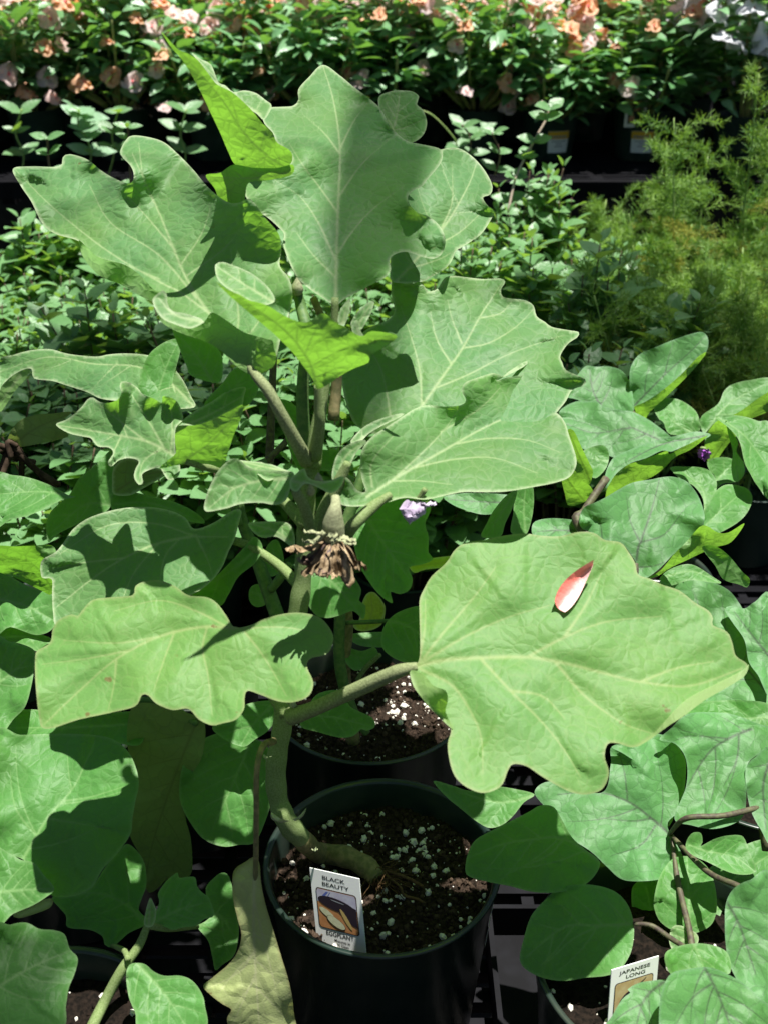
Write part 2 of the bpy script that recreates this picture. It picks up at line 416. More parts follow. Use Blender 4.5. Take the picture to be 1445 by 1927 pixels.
    return o
def dist1(p, line): return dist_poly(np.array([p]), line)[0][0]
def stalk(parent, pts, rad, mat, name='petiole', seg=10, per=6):
    """pts: (px, py, y) triples"""
    P = [aty(a, b, c) for a, b, c in pts]; S = spline(P, per)
    if not hasattr(rad, '__len__'): rad = [rad]*len(pts)
    R = np.interp(np.linspace(0, len(rad)-1, len(S)), range(len(rad)), rad)
    m = MB(); m.tube(S, list(R), seg); return m.build(name, mat, parent)
# patches of shade on the plants: x0, x1, y0, y1, height
SHADE = [(-.021,.035,.05,.30,.58,1), (-.62,-.10,.47,.74,.28,2), (.10,.46,.50,.84,.28,3), (-.5,-.135,-.36,-.075,.20,4)]
def P(s): return [tuple(map(float, q.split(','))) for q in s.split()]

# ------------------------------------------------------------------ the setting
gm = MB(); gm.add([(-60,-60,-.75),(60,-60,-.75),(60,60,-.75),(-60,60,-.75)], [(0,1,2,3)])
gr = gm.build('ground', simple('ground_dark', (.035,.032,.030), .95, .1, 3, (.05,.047,.045), .3), smooth=False); tag(gr, kind='structure')

def bench(name, x0, x1, y0, y1, z, label):
    t = empty(name, ((x0+x1)/2, (y0+y1)/2, -.75), label, 'bench')
    m = MB(); y = y0+.012
    while y < y1:                                   # slats of the moulded open top
        m.box(x0, y, z-.012, x1, y+.0125, z); y += .0255
    x = x0
    while x < x1:
        m.box(x, y0, z-.022, x+.010, y1, z-.0035); x += .062
    x = x0
    while x < x1:
        m.box(x, y0, z-.045, x+.024, y1, z-.0008); x += .37
    m.build('bench_top', M_BENCH, t, smooth=False)
    m = MB(); m.box(x0, y0-.022, z-.030, x1, y0-.0005, z+.001); m.build('side_rail', M_BENCH, t, smooth=False)
    m = MB(); m.box(x0, y1, z-.075, x1, y1+.022, z+.004); m.build('side_rail', M_BENCH, t, smooth=False)
    for a in (x0+.08, x1-.14):
        for b in (y0+.05, y1-.12):
            m = MB(); m.box(a, b, -.75, a+.06, b+.06, z-.046); m.build('leg', M_BENCH, t, smooth=False)
    return t
bench('plant_bench', -1.5, 1.6, -.62, 1.30, 0.0, 'black slatted plastic bench under the eggplants and herbs')
bench('display_bench', -2.2, 2.4, 1.575, 3.35, .283, 'raised black slatted bench under the row of peach flowering pots')
fn = empty('shade_fence', (0, 4.1, -.75), 'dark shade cloth screen behind the flowering plants', 'fence')
m = MB(); N = 60; V = []; F = []
for i in range(N+1):
    x = -5+10*i/N; yy = 4.1+.03*math.sin(i*1.7)
    V += [(x, yy, -.75), (x, yy, 2.4)]
for i in range(N): F.append((2*i, 2*i+2, 2*i+3, 2*i+1))
m.add(V, F); m.build('cloth', simple('shade_cloth', (.014,.017,.015), .9, .1, 30, (.02,.024,.02), .4), fn)
for x in (-4.8, -1.6, 1.6, 4.8):
    m = MB(); m.tube([(x,4.16,-.75),(x,4.16,2.5)], .03, 12); m.build('post', M_BENCH, fn)

# ------------------------------------------------------------------ pots
def pot_profile(R, h, th=.0022):
    r0 = R*.80
    return [(0.001,0.002),(r0*.9,0.0),(r0,.003),(R*.955,h*.86),(R*.965,h*.865),(R*.985,h*.985),(R,h*.988),(R+.0012,h-.001),(R,h),(R-th,h),(R-th*1.6,h*.985),(R*.93,h*.80),(R*.91,h*.70)]
def pot(parent, c, R, h, mat, seg=96, name='pot'):
    m = MB(); m.lathe(pot_profile(R, h), seg, 0, c); return m.build(name, mat, parent)
def blob(m, c, r, rs, mi=0, sub=0):
    t = (1+5**.5)/2
    V = [(-1,t,0),(1,t,0),(-1,-t,0),(1,-t,0),(0,-1,t),(0,1,t),(0,-1,-t),(0,1,-t),(t,0,-1),(t,0,1),(-t,0,-1),(-t,0,1)]
    F = [(0,11,5),(0,5,1),(0,1,7),(0,7,10),(0,10,11),(1,5,9),(5,11,4),(11,10,2),(10,7,6),(7,1,8),(3,9,4),(3,4,2),(3,2,6),(3,6,8),(3,8,9),(4,9,5),(2,4,11),(6,2,10),(8,6,7),(9,8,1)]
    s = rs.uniform(.7, 1.15, 3); a = rs.uniform(0, 3.14); ca, sa = math.cos(a), math.sin(a)
    out = []
    for v in V:
        k = r/1.9*rs.uniform(.8, 1.2); x, y, z = v[0]*k*s[0], v[1]*k*s[1], v[2]*k*s[2]
        out.append((c[0]+x*ca-y*sa, c[1]+x*sa+y*ca, c[2]+z))
    m.add(out, F, mi, rs.rand())
def soil(potobj, c, R, z, fine=True, n=420, seed=1):
    rs = np.random.RandomState(seed)
    K = 150 if fine else 30; V = []; F = []; idx = {}
    def hz(x, y):
        r = math.hypot(x, y)/R
        return z + .004*noise.noise(Vector((x*25+seed, y*25, 0))) + .0035*noise.noise(Vector((x*90, y*90, seed))) + (.0028*noise.noise(Vector((x*330, y*330, seed))) if fine else 0) + (.0016*noise.noise(Vector((x*800, y*800, seed))) if fine else 0)
    for i in range(K+1):
        for j in range(K+1):
            x = (2*i/K-1); y = (2*j/K-1)
            # square to disc
            u = x*math.sqrt(1-y*y/2)*R; v = y*math.sqrt(1-x*x/2)*R
            V.append((c[0]+u, c[1]+v, hz(u, v)))
    for i in range(K):
        for j in range(K):
            a = i*(K+1)+j; F.append((a, a+K+1, a+K+2, a+1))
    m = MB(); m.add(V, F); so_ = m.build('soil', M_SOIL if fine else M_SOILSH, potobj)
    m = MB(); bk = MB()
    for q in range(n):
        a = rs.uniform(0, 6.283); rr = R*.96*math.sqrt(rs.rand()); x, y = rr*math.cos(a), rr*math.sin(a)
        rad = .0006+.0026*rs.rand()**3
        if fine and rs.rand() < .25: x = .3*x+R*.42+.012*rs.randn(); y = .3*y+R*.28+.02*rs.randn()
        if x*x+y*y > (R*.95)**2: continue
        blob(m, (c[0]+x, c[1]+y, hz(x, y)+rad*.35), rad, rs)
    po = m.build('perlite', M_PERL, potobj, smooth=False); tag(po, kind='stuff')
    for q in range(n*3 if fine else 60):
        a = rs.uniform(0, 6.283); rr = R*.96*math.sqrt(rs.rand()); x, y = rr*math.cos(a), rr*math.sin(a)
        blob(bk, (c[0]+x, c[1]+y, hz(x, y)+.0006), .0007+.0022*rs.rand()**2, rs)
    bo = bk.build('bark_crumbs', M_BARK if fine else M_SOILSH, potobj, smooth=False); tag(bo, kind='stuff')
    return hz

# ================================================================== MAIN EGGPLANT
PC = aty(719, 1632, 0.0); PX0 = float(PC[0]); PR = .0758; PH = .165; PY = .010
main = empty('potted_eggplant', (PX0, PY, 0), 'tall fuzzy eggplant with big wavy grey green leaves in the dark pot in front', 'potted plant')
mp = pot(main, (PX0, PY, 0), PR, PH, M_POT)
soil(mp, (PX0, PY, 0), PR*.935, .142, True, 330, 3)
# stem: lies out of the root ball, bends up at the pot's edge
ys = 0.004
m = MB(); T = [(712,1655,-.004,6),(690,1632,-.002,7.8),(650,1612,.0,8),(600,1605,.0,7.2),(565,1580,.0,7.0),(540,1545,.0,7),(523,1500,.0,6.8),(520,1440,.002,6.5),(530,1380,.003,6.4),(537,1320,.004,6.3),(548,1250,.006,6.1),(560,1160,.009,6),(570,1090,.011,5.7),(575,1020,.014,5.3),(578,960,.017,5.0),(583,910,.02,4.8),(590,870,.022,4.4)]
Z0 = .146
pts = []; rad = []
for i, (a, b, c, r) in enumerate(T):
    p = atz(a, b, Z0+.005) if i < 4 else aty(a, b, 0)
    if i >= 4: p = aty(a, b, -.028+(.055)*(i-4)/12)
    pts.append(p); rad.append(r/1000)
pts[4] = (pts[3]*.5+pts[5]*.5)*.5+pts[4]*.5
S = spline(pts, 8); Rr = np.interp(np.linspace(0, len(rad)-1, len(S)), range(len(rad)), rad)
Rr = [r*(1+.05*math.sin(i*.9)+.04*math.sin(i*.37)) for i, r in enumerate(Rr)]
Rr = [q*.9 for q in Rr]; m.tube(S, Rr, 20); stem = m.build('stem', M_STEM, main)
m = MB(); k = 34; m.tube(S[:k], [r*1.012 for r in Rr[:k]], 20); m.build('woody_base', M_WOOD, stem)
rs = np.random.RandomState(4); m = MB(); b0 = np.array(S[0])
for q in range(46):
    an = rs.uniform(-2.2, 1.5); L = rs.uniform(.006, .026); d = np.array([math.cos(an), math.sin(an)*.9, 0])
    p = b0+rs.randn(3)*.003; pp = []
    for j in range(7):
        f = j/6; pp.append(p+d*L*f+np.array([.002*math.sin(f*5+q), .002*math.cos(f*4+q*2), .005*math.sin(f*3.1)*rs.rand()-.004*f]))
    m.tube(spline(pp, 2), .00028 if q > 2 else .0007, 5)
m.tube(spline([atz(722,1645,.152), atz(752,1668,.154), atz(760,1685,.152), atz(785,1692,.149), atz(800,1701,.147)], 5), .0009, 6)
m.tube(spline([atz(728,1640,.153), atz(765,1652,.154), atz(795,1668,.150)], 5), .0012, 6)
m.build('root', M_ROOT, stem)
# bract stubs on the stem
def bract(parent, px, py, y, w, h, lean, mat=None):
    c = aty(px, py, y); m = MB(); V = []; F = []
    for i in range(7):
        f = i/6; ww = w*(1-f)**.6
        for j in range(5):
            g = (j-2)/2; V.append((c[0]+g*ww+lean*h*f, c[1]-.006*math.sin(f*2)-abs(g)*-.003, c[2]+h*f-.0015*abs(g)))
    for i in range(6):
        for j in range(4): a = i*5+j; F.append((a, a+1, a+6, a+5))
    m.add(V, F); return m.build('leaf_scar', mat or M_BUD, parent)
M_BUD = simple('bud_pale', (.42,.46,.28), .8, .2, 600, (.32,.38,.18), .5)
bract(stem, 533, 1548, -.034, .0045, .012, -.5); bract(stem, 556, 1545, -.034, .002, .014, .5); bract(stem, 592, 1600, -.02, .002, .007, .2); bract(stem, 505, 1425, -.03, .002, .006, -.3)
bract(stem, 556, 1335, -.03, .003, .012, -.1)
# branches and leaf stalks
def st(pts, r, mat=M_STEM, name='petiole', par=None): return stalk(par or main, pts, r, mat, name)
st([(590,880,.024),(596,820,.030),(604,770,.034),(615,700,.040),(628,640,.045),(631,560,.050)], [.0045,.0042,.0034,.0030,.0026,.0019], M_STEM, 'branch')
st([(628,790,.045),(634,700,.06),(622,640,.07),(590,560,.08)], [.0034,.003,.0026,.002], M_WOOD, 'branch')
# ---- leaf: top centre
leaf(main, P("608,122 582,145 562,168 562,188 552,199 530,201 505,203 495,215 498,232 514,250 520,266 535,280 548,291 550,303 543,310 520,316 500,319 475,328 462,340 459,358 468,378 483,395 505,410 522,425 535,440 533,456 538,475 548,500 562,525 585,545 610,562 632,574 650,562 680,546 705,532 725,522 735,508 733,490 742,479 765,474 800,485 822,485 835,470 837,446 826,424 805,407 785,400 770,384 767,370 778,358 795,350 800,342 815,325 828,308 833,290 825,279 790,271 765,265 748,252 735,240 725,220 715,203 695,185 668,165 640,142"),
     (632,572), .062, (.04,-.50,.86), P("632,572 634,470 637,380 640,280 628,190 608,124"),
     [P("634,480 660,440 700,395 760,350"), P("632,490 600,420 565,370 520,340"), P("636,400 600,350 570,310 545,270"), P("638,370 680,310 730,265"), P("630,520 590,480 560,440"), P("640,290 610,250 570,215"), P("640,280 665,230 690,195")],
     M_TOP, cups=[(570,292,45,.016),(728,512,45,.014),(800,362,50,.018),(548,178,34,.008),(850,460,50,-.008)], fold=.20, wave=.0045, lam=.045, droop=.9, auto=0)
# ---- small upright leaf behind the top leaf
leaf(main, P("712,184 728,174 748,170 775,172 788,182 784,196 796,208 803,232 795,255 775,268 750,262 730,240 716,215"), (728,270), .21, (.15,-.75,.62), P("728,268 745,225 752,175"), mat=M_TOP, fold=.2, wave=.003, auto=4)
# ---- leaf behind right of the top leaf
leaf(main, P("735,525 735,480 735,420 745,370 755,320 790,295 835,280 862,279 885,292 905,312 920,335 926,352 922,366 908,372 918,388 929,398 922,415 905,440 880,458 858,472 850,490 838,505 822,515 800,528 780,532 755,533"),
     (745,530), .15, (.28,-.50,.82), P("745,530 790,480 840,420 880,350 895,310"), [P("800,470 860,440 905,400"), P("830,430 850,380 850,310"), P("770,505 820,490 850,475")], M_TOP, cups=[(935,368,40,.010),(860,495,40,.010)], fold=.12, wave=.004, auto=3)
# ---- upright leaf at the upper left, seen from below with the sun through it
leaf(main, P("305,60 335,92 352,100 372,112 398,145 408,158 435,172 455,188 475,208 495,232 514,250 522,268 545,282 551,296 546,310 520,316 480,318 445,311 430,285 415,250 395,208 372,160 345,115 322,88"),
     (560,330), .105, (-.2,-.80,-.55), P("548,322 500,290 460,250 420,190 370,130 308,62"), [P("490,285 500,250 505,240"), P("520,300 535,295 545,290"), P("450,235 440,200 425,175"), P("500,300 470,305 448,308")], M_TOP, True, fold=-.05, wave=.002, auto=3)
leaf(main, P("362,100 380,112 398,122 412,155 424,160 440,173 460,170 482,175 500,188 512,200 498,225 485,215 470,205 452,188 432,172 408,158 385,130"), (480,215), .135, (.1,-.35,.92), P("490,215 440,180 370,108"), mat=M_TOP, fold=.1, auto=2, wave=.001)
leaf(main, P("388,330 415,325 440,310 475,315 520,316 552,310 548,330 500,340 468,345 460,378 440,385 415,378 405,355"), (545,330), .10, (-.1,-.85,-.5), P("548,325 480,335 392,333"), mat=M_TOP, under=True, fold=-.05, auto=3, wave=.001)
# ---- big leaf, left
leaf(main, P("25,318 60,313 112,313 119,296 132,290 165,300 190,320 215,335 240,345 251,340 252,325 245,310 232,297 227,284 238,263 250,255 280,258 310,268 338,292 365,320 390,350 415,372 435,382 452,381 472,375 500,410 525,440 530,470 527,500 545,525 551,560 542,600 530,632 521,672 515,690 500,698 480,708 462,700 440,685 425,668 410,655 385,642 350,630 320,617 305,600 296,575 285,566 262,555 230,536 200,525 178,510 160,485 150,455 105,440 80,420 60,380 40,350"),
     (490,690), .02, (-.18,-.50,.85), P("478,690 440,640 395,590 350,520 300,400 250,290"), [P("395,590 340,550 300,530 200,470 100,390 30,320"), P("440,640 450,600 440,520 435,470"), P("370,560 300,480 210,420 170,350"), P("340,500 380,440 400,380"), P("330,470 270,400 240,370"), P("350,520 420,470 460,420"), P("450,650 490,600 500,540"), P("290,380 270,330 262,270"), P("300,525 240,500 190,485")],
     M_TOP, fold=.05, wave=.0045, lam=.055, droop=.5, auto=0, cups=[(250,312,56,.026),(462,352,85,.036),(60,315,50,-.006)],
     flaps=[dict(o=P("150,452 180,480 205,490 235,498 265,518 290,545 308,550 300,560 285,566 262,555 230,536 200,525 178,510 158,485 152,468"), h=P("152,468 158,485 178,510 200,525 230,536 262,555 285,566"), k=-.00012),
            dict(o=P("306,583 330,602 360,612 385,605 400,588 430,605 460,625 500,637 514,642 516,655 521,672 515,690 500,698 480,708 462,700 440,685 425,668 410,655 385,642 350,630 320,617 300,600"), h=P("300,600 320,617 350,630 385,642 410,655 425,668 440,685 462,700 480,708 500,698 515,690"), k=-.00012)])
# the turned-up lobe at its lower margin
leaf(main, P("288,568 292,558 306,547 314,552 316,570 325,585 350,590 380,600 385,606 360,618 335,612 305,598"), (380,608), -.005, (.2,-.55,.8), P("384,606 330,592 300,562"), mat=M_TOP, fold=.3, auto=2, wave=.001)
# ---- young leaf at the crown, glowing from below
leaf(main, P("407,530 430,545 455,556 470,565 500,573 540,596 575,607 605,590 622,597 632,606 655,618 672,630 685,632 700,623 745,630 742,640 720,655 697,668 694,682 665,694 640,708 620,722 598,732 588,712 572,690 550,662 520,632 490,606 462,582 432,556"),
     (598,732), .0, (.05,-.80,-.60), P("597,730 582,680 540,625 480,580 410,532"), [P("585,690 630,665 690,640 740,632"), P("575,665 590,630 605,600"), P("590,712 640,692 690,678"), P("560,645 560,620 565,610")], M_TOP, True, fold=-.12, wave=.003, auto=3)
leaf(main, P("406,498 420,493 436,498 455,505 475,515 490,526 505,540 516,556 517,568 500,574 480,570 462,562 440,550 418,534 408,520"), (505,570), .022, (.05,-.45,.88), P("515,568 460,535 410,502"), mat=M_TOP, fold=.25, wave=.0015, auto=3)
for o, b, mi in (("636,605 640,585 650,570 659,562 658,585 652,605 646,612", (644,612), "644,610 655,570"), ("660,610 672,588 690,572 704,566 700,585 690,605 680,620 668,622", (668,622), "670,618 700,570"), ("662,615 672,602 680,625 685,632 668,632", (675,632), "675,630 670,605")):
    leaf(main, P(o), b, .03, (.1,-.9,.4), P(mi), mat=M_TOP, auto=2, wave=.0005, res=3.5)
st([(578,868,.02),(560,835,.012),(530,780,.008),(505,735,.01),(482,706,.016),(460,670,.03)], [.0042,.0036,.0032,.0030,.0026,.0016], M_STEMB)
st([(592,860,.02),(602,800,.012),(600,760,.012),(598,725,.012)], [.004,.003,.0026,.0018])
# ---- right leaf lit full
leaf(main, P("740,520 758,531 780,533 797,537 805,548 822,544 835,524 850,519 872,521 907,525 940,524 950,530 942,545 945,558 962,562 987,565 1003,575 1009,595 1025,606 1037,615 1067,621 1088,625 1085,635 1070,645 1058,660 1053,672 1057,682 1065,697 1100,713 1097,725 1075,735 1060,760 1020,800 950,830 850,840 760,830 700,815 670,800 655,770 645,730 640,690 655,655 690,620 728,603 742,585 736,552"),
     (788,800), .066, (.06,-.50,.86), P("770,800 795,762 835,705 870,655 900,600 922,565 945,530"), [P("793,765 790,700 775,640 755,580"), P("735,790 728,740 715,690 690,650"), P("820,730 880,705 960,665 1060,630"), P("870,655 920,645 970,615 1000,585"), P("868,645 850,600 842,565"), P("848,683 822,640 810,590"), P("905,598 940,590 960,570")],
     M_TOP, cups=[(820,530,40,.010),(965,540,34,.009),(1075,672,40,.012)], fold=.06, wave=.0035, droop=.7, auto=0)
# ---- broad leaf in front, right
leaf(main, P("633,932 637,912 648,897 660,905 672,922 688,925 681,900 678,870 682,845 700,822 725,805 748,790 775,772 800,763 840,765 868,762 876,752 868,735 875,720 900,710 928,702 945,708 955,700 985,681 995,680 985,690 955,706 935,716 960,709 1000,705 1040,706 1067,709 1066,725 1055,748 1030,772 1048,778 1062,795 1070,820 1083,860 1082,880 1070,898 1045,908 1000,917 950,925 905,926 870,926 840,932 800,940 760,937 720,948 690,952 660,953 640,948"),
     (690,935), .003, (.05,-.42,.90), P("690,935 760,890 830,850 900,810 980,770 1060,712"), [P("730,910 780,865 830,815 870,760"), P("780,880 850,865 930,862 1010,890"), P("860,835 920,825 990,828 1050,850"), P("700,915 700,870 740,820"), P("740,905 790,905 850,912"), P("830,812 900,770 940,730")],
     M_TOP, cups=[(855,735,45,.013),(945,690,45,.012),(1060,765,45,.012),(670,850,55,.012)], fold=.24, wave=.003, lam=.06, droop=1.2, auto=0)
leaf(main, P("660,830 690,800 735,782 760,780 700,812 670,840"), (665,838), .02, (.0,-.6,.8), P("665,836 755,783"), mat=M_TOP, auto=2, wave=.001)
# small grey-green leaves at the fork
leaf(main, P("388,962 387,940 398,910 412,885 435,864 452,866 470,880 500,884 530,886 553,889 552,905 545,925 538,942 520,950 490,946 455,948 425,957"), (550,905), -.012, (-.1,-.72,.68), P("548,900 490,905 440,920 395,955"), mat=M_TOP, fold=.2, wave=.003, droop=1.5, auto=4)
leaf(main, P("445,866 470,868 505,872 540,885 553,889 530,893 505,905 480,888 462,878"), (550,890), -.002, (.1,-.3,.95), P("548,889 450,868"), mat=M_TOP, fold=.2, auto=2)
leaf(main, P("546,905 556,893 572,882 580,897 596,905 622,904 642,896 648,898 640,918 622,928 600,918 575,910 560,925 548,920"), (560,915), -.02, (0,-.8,.55), P("552,905 590,912 645,898"), mat=M_TOP, fold=.1, auto=2, res=4)
leaf(main, P("625,900 632,862 650,840 680,828 690,832 672,850 660,875 650,900 640,912"), (634,908), .005, (-.2,-.8,.5), P("634,905 650,860 685,832"), mat=M_TOP, fold=.2, auto=3, res=4)
st([(655,1000,-.01),(668,985,-.014),(700,955,-.006),(735,930,.0)], [.0038,.0034,.0032,.0018])
st([(590,1015,-.012),(575,960,-.015),(560,930,-.017),(552,905,-.012)], [.003,.003,.0026,.0016])
st([(600,1000,.0),(612,960,.002),(640,905,.005),(655,870,.006)], [.004,.004,.0035,.002], M_STEM, 'branch')
st([(575,1090,.02),(610,1040,.03),(650,985,.035),(680,900,.045),(700,830,.06)], [.004,.0036,.0034,.003,.0024], M_STEMD, 'branch')
# crinkled leaf with toothed lobes, left of the stem
leaf(main, P("106,799 125,790 140,779 155,765 165,752 175,748 188,756 205,758 222,752 229,740 226,727 230,718 245,720 260,730 270,742 290,750 305,758 307,746 322,748 335,757 343,775 345,790 332,805 330,830 332,852 340,880 335,898 318,903 308,890 300,880 280,885 268,893 270,908 262,912 253,898 256,882 262,868 245,862 225,866 210,878 204,870 214,852 205,842 185,840 172,825 160,822 130,815"),
     (345,870), .015, (-.2,-.5,.84), P("345,868 322,853 275,830 200,815 108,800"), [P("310,845 285,800 250,745"), P("322,853 325,810 322,755"), P("275,830 230,795 180,755"), P("300,845 270,870 262,905"), P("230,818 215,850 208,872")],
     M_TOP, cups=[(222,728,30,.012),(308,735,30,.014),(165,740,24,.008),(205,862,26,.008)], fold=.10, wave=.004, lam=.03, auto=2, res=4, label='crinkled leaf with toothed lobes')
leaf(main, P("300,882 322,862 332,852 330,830 332,805 345,800 370,800 400,790 435,772 458,762 455,785 440,820 430,850 420,880 395,874 360,873 330,876"), (345,870), .01, (.2,-.85,-.4), P("345,868 400,830 455,765"), mat=M_TOP, under=True, fold=-.05, auto=3)
leaf(main, P("335,800 365,775 400,755 430,735 462,728 460,745 455,765 435,774 400,792 370,802 345,804"), (345,810), .035, (.1,-.5,.8), P("345,803 400,778 458,745"), mat=M_TOP, fold=.1, auto=3)
st([(575,990,.01),(520,930,.02),(450,890,.022),(400,880,.02),(350,868,.015)], [.0035,.003,.003,.0028,.0018], M_STEM)
# long arched leaf, far left
leaf(main, P("0,678 25,668 60,659 95,657 130,666 180,671 205,667 235,665 270,667 300,674 325,690 345,715 360,745 368,765 340,770 300,775 260,760 225,755 190,750 165,738 125,725 100,717 65,712 60,694 40,698 15,715 0,735"),
     (372,800), .20, (-.1,-.48,.86), P("365,765 320,720 260,690 180,685 90,672 0,700"), [P("320,720 290,735 260,755"), P("330,735 315,700 290,672"), P("220,685 190,715 170,738")], M_TOP, fold=-.10, wave=.004, droop=1.5, auto=3)
leaf(main, P("0,735 15,715 40,698 58,695 50,712 30,735 10,765 0,775"), (10,740), .03, (-.2,-.8,.2), P("40,705 3,755"), mat=M_TOP, under=True, auto=2)
leaf(main, P("325,618 345,628 385,640 415,662 420,700 412,720 380,715 358,705 352,690 340,660"), (395,720), .06, (.1,-.9,.3), P("400,718 370,670 332,625"), mat=M_SIDE, auto=4)
leaf(main, P("420,720 440,695 470,690 488,725 470,760 440,772 415,800 395,790 385,760"), (430,800), .05, (.1,-.8,.5), P("425,795 440,740 465,695"), mat=M_SIDE, auto=4)
# middle-left leaf
leaf(main, P("77,1064 82,1052 105,1039 122,1019 138,996 165,976 205,962 245,955 290,955 325,962 350,975 366,995 400,985 440,960 455,962 450,985 442,1015 430,1040 420,1065 402,1090 375,1112 340,1130 300,1165 240,1190 170,1190 110,1180 101,1155 99,1120 98,1090 80,1087"),
     (370,1008), .05, (-.08,-.50,.85), P("370,1008 300,1022 235,1050 180,1085 110,1140"), [P("365,1008 290,985 200,990 110,1045"), P("340,1012 310,1050 300,1110"), P("370,1010 390,1050 400,1080"), P("300,1022 255,1075 230,1130"), P("368,1010 430,1010"), P("235,1050 150,1060 90,1075")],
     M_TOP, fold=.08, wave=.003, droop=.8, auto=0)
st([(572,1110,.02),(520,1060,.045),(450,1020,.055),(372,1009,.051)], [.0035,.003,.0026,.0018])
# lowest left leaf, broad and pale
leaf(main, P("67,1236 72,1224 95,1209 100,1184 112,1166 135,1156 147,1159 155,1149 175,1129 210,1124 250,1120 255,1104 270,1095 300,1092 330,1103 355,1120 390,1124 410,1136 427,1159 442,1180 470,1177 500,1164 540,1154 575,1154 605,1164 625,1189 627,1209 615,1231 586,1239 578,1254 590,1284 582,1309 555,1321 525,1320 495,1309 467,1300 461,1314 460,1334 445,1354 420,1361 400,1365 375,1354 355,1334 325,1336 295,1324 280,1309 268,1308 255,1329 210,1341 150,1354 100,1370 80,1369 75,1354 70,1314 67,1274"),
     (442,1182), -.035, (-.05,-.50,.86), P("442,1182 380,1180 300,1198 220,1240 150,1300 85,1362"), [P("390,1182 382,1220 392,1270 400,1345"), P("462,1190 500,1240 540,1310"), P("425,1178 370,1150 300,1130 215,1150"), P("330,1188 310,1240 290,1300"), P("300,1198 220,1210 120,1205"), P("470,1182 530,1180 600,1190"), P("220,1240 215,1290 205,1335"), P("240,1225 160,1240 80,1250")],
     M_LOW, fold=.0, wave=.0022, lam=.06, droop=.5, auto=0)
st([(540,1345,-.025),(510,1300,-.02),(470,1230,-.03),(442,1184,-.035)], [.004,.0035,.003,.0018])
# lowest right leaf, the largest
leaf(main, P("772,1266 787,1244 790,1214 789,1164 789,1129 797,1109 812,1084 839,1059 856,1034 877,1021 912,1016 947,1008 987,1004 1017,1008 1052,1009 1087,1001 1117,1003 1137,1016 1167,1021 1182,1039 1194,1059 1200,1081 1222,1089 1247,1101 1277,1111 1307,1134 1332,1149 1341,1164 1340,1176 1367,1189 1377,1209 1384,1234 1405,1250 1397,1269 1362,1291 1322,1314 1282,1344 1252,1364 1222,1389 1192,1406 1162,1399 1143,1400 1137,1424 1145,1455 1132,1485 1102,1495 1072,1490 1042,1475 1017,1460 990,1442 965,1438 955,1450 945,1475 930,1487 905,1492 875,1480 855,1460 845,1430 842,1399 848,1374 836,1352 815,1335 795,1315 782,1290"),
     (772,1257), -.055, (-.02,-.50,.86), P("772,1257 830,1243 900,1238 995,1237 1070,1250 1140,1268 1210,1284 1300,1290 1395,1258"), [P("905,1241 960,1300 1020,1360 1060,1410 1090,1460"), P("1045,1247 1100,1310 1170,1360 1225,1380"), P("792,1260 850,1290 885,1340 905,1390 908,1455"), P("990,1237 1060,1200 1140,1170 1240,1160"), P("790,1248 880,1195 960,1160 1030,1140"), P("788,1250 830,1195 890,1125 930,1070"), P("1205,1283 1270,1258 1340,1245"), P("960,1300 1020,1310 1060,1350"), P("1060,1200 1100,1140 1130,1080"), P("785,1248 798,1190 800,1130")],
     M_LOW, fold=.02, wave=.0022, lam=.07, droop=.5, auto=0, vw=.0017, label='largest leaf, sunlit and veined, reaching right',
     flaps=[dict(o=P("772,1262 795,1268 815,1290 838,1300 842,1318 838,1340 852,1372 832,1356 812,1336 792,1312 776,1288"), h=P("772,1262 782,1290 795,1315 815,1335 836,1352 852,1372"), k=-.0002),
            dict(o=P("1408,1250 1395,1262 1350,1285 1300,1310 1270,1335 1225,1385 1195,1407 1222,1392 1254,1368 1285,1348 1325,1318 1365,1295 1400,1272"), h=P("1408,1250 1350,1285 1300,1310 1270,1335 1195,1407"), k=-.0003)])
st([(548,1348,-.03),(580,1338,-.036),(640,1312,-.042),(700,1285,-.048),(750,1263,-.052),(785,1254,-.053)], [.0052,.0042,.0040,.0040,.0036,.0022], M_STEMB)
# dark leaves behind the stem
leaf(main, P("672,960 700,945 740,925 800,935 810,958 800,985 806,1010 806,1040 815,1052 795,1062 770,1068 776,1090 770,1110 752,1118 735,1114 738,1135 715,1120 695,1095 675,1060 665,1010"), (680,965), .035, (.1,-.75,.65), P("682,965 720,1020 770,1090"), mat=M_SIDE, auto=5)
leaf(main, P("588,1075 600,1055 640,1065 665,1085 680,1110 676,1130 688,1140 684,1165 665,1150 640,1158 615,1163 592,1155 575,1120"), (600,1070), .02, (.0,-.8,.6), P("602,1072 640,1110 680,1160"), mat=M_SIDE, auto=4)
leaf(main, P("468,985 490,982 520,981 542,984 552,998 556,1018 553,1035 540,1022 520,1010 495,1012 478,1002"), (556,1030), -.01, (-.1,-.7,.7), P("555,1028 520,1000 472,986"), mat=M_TOP, fold=.15, auto=3, res=4)
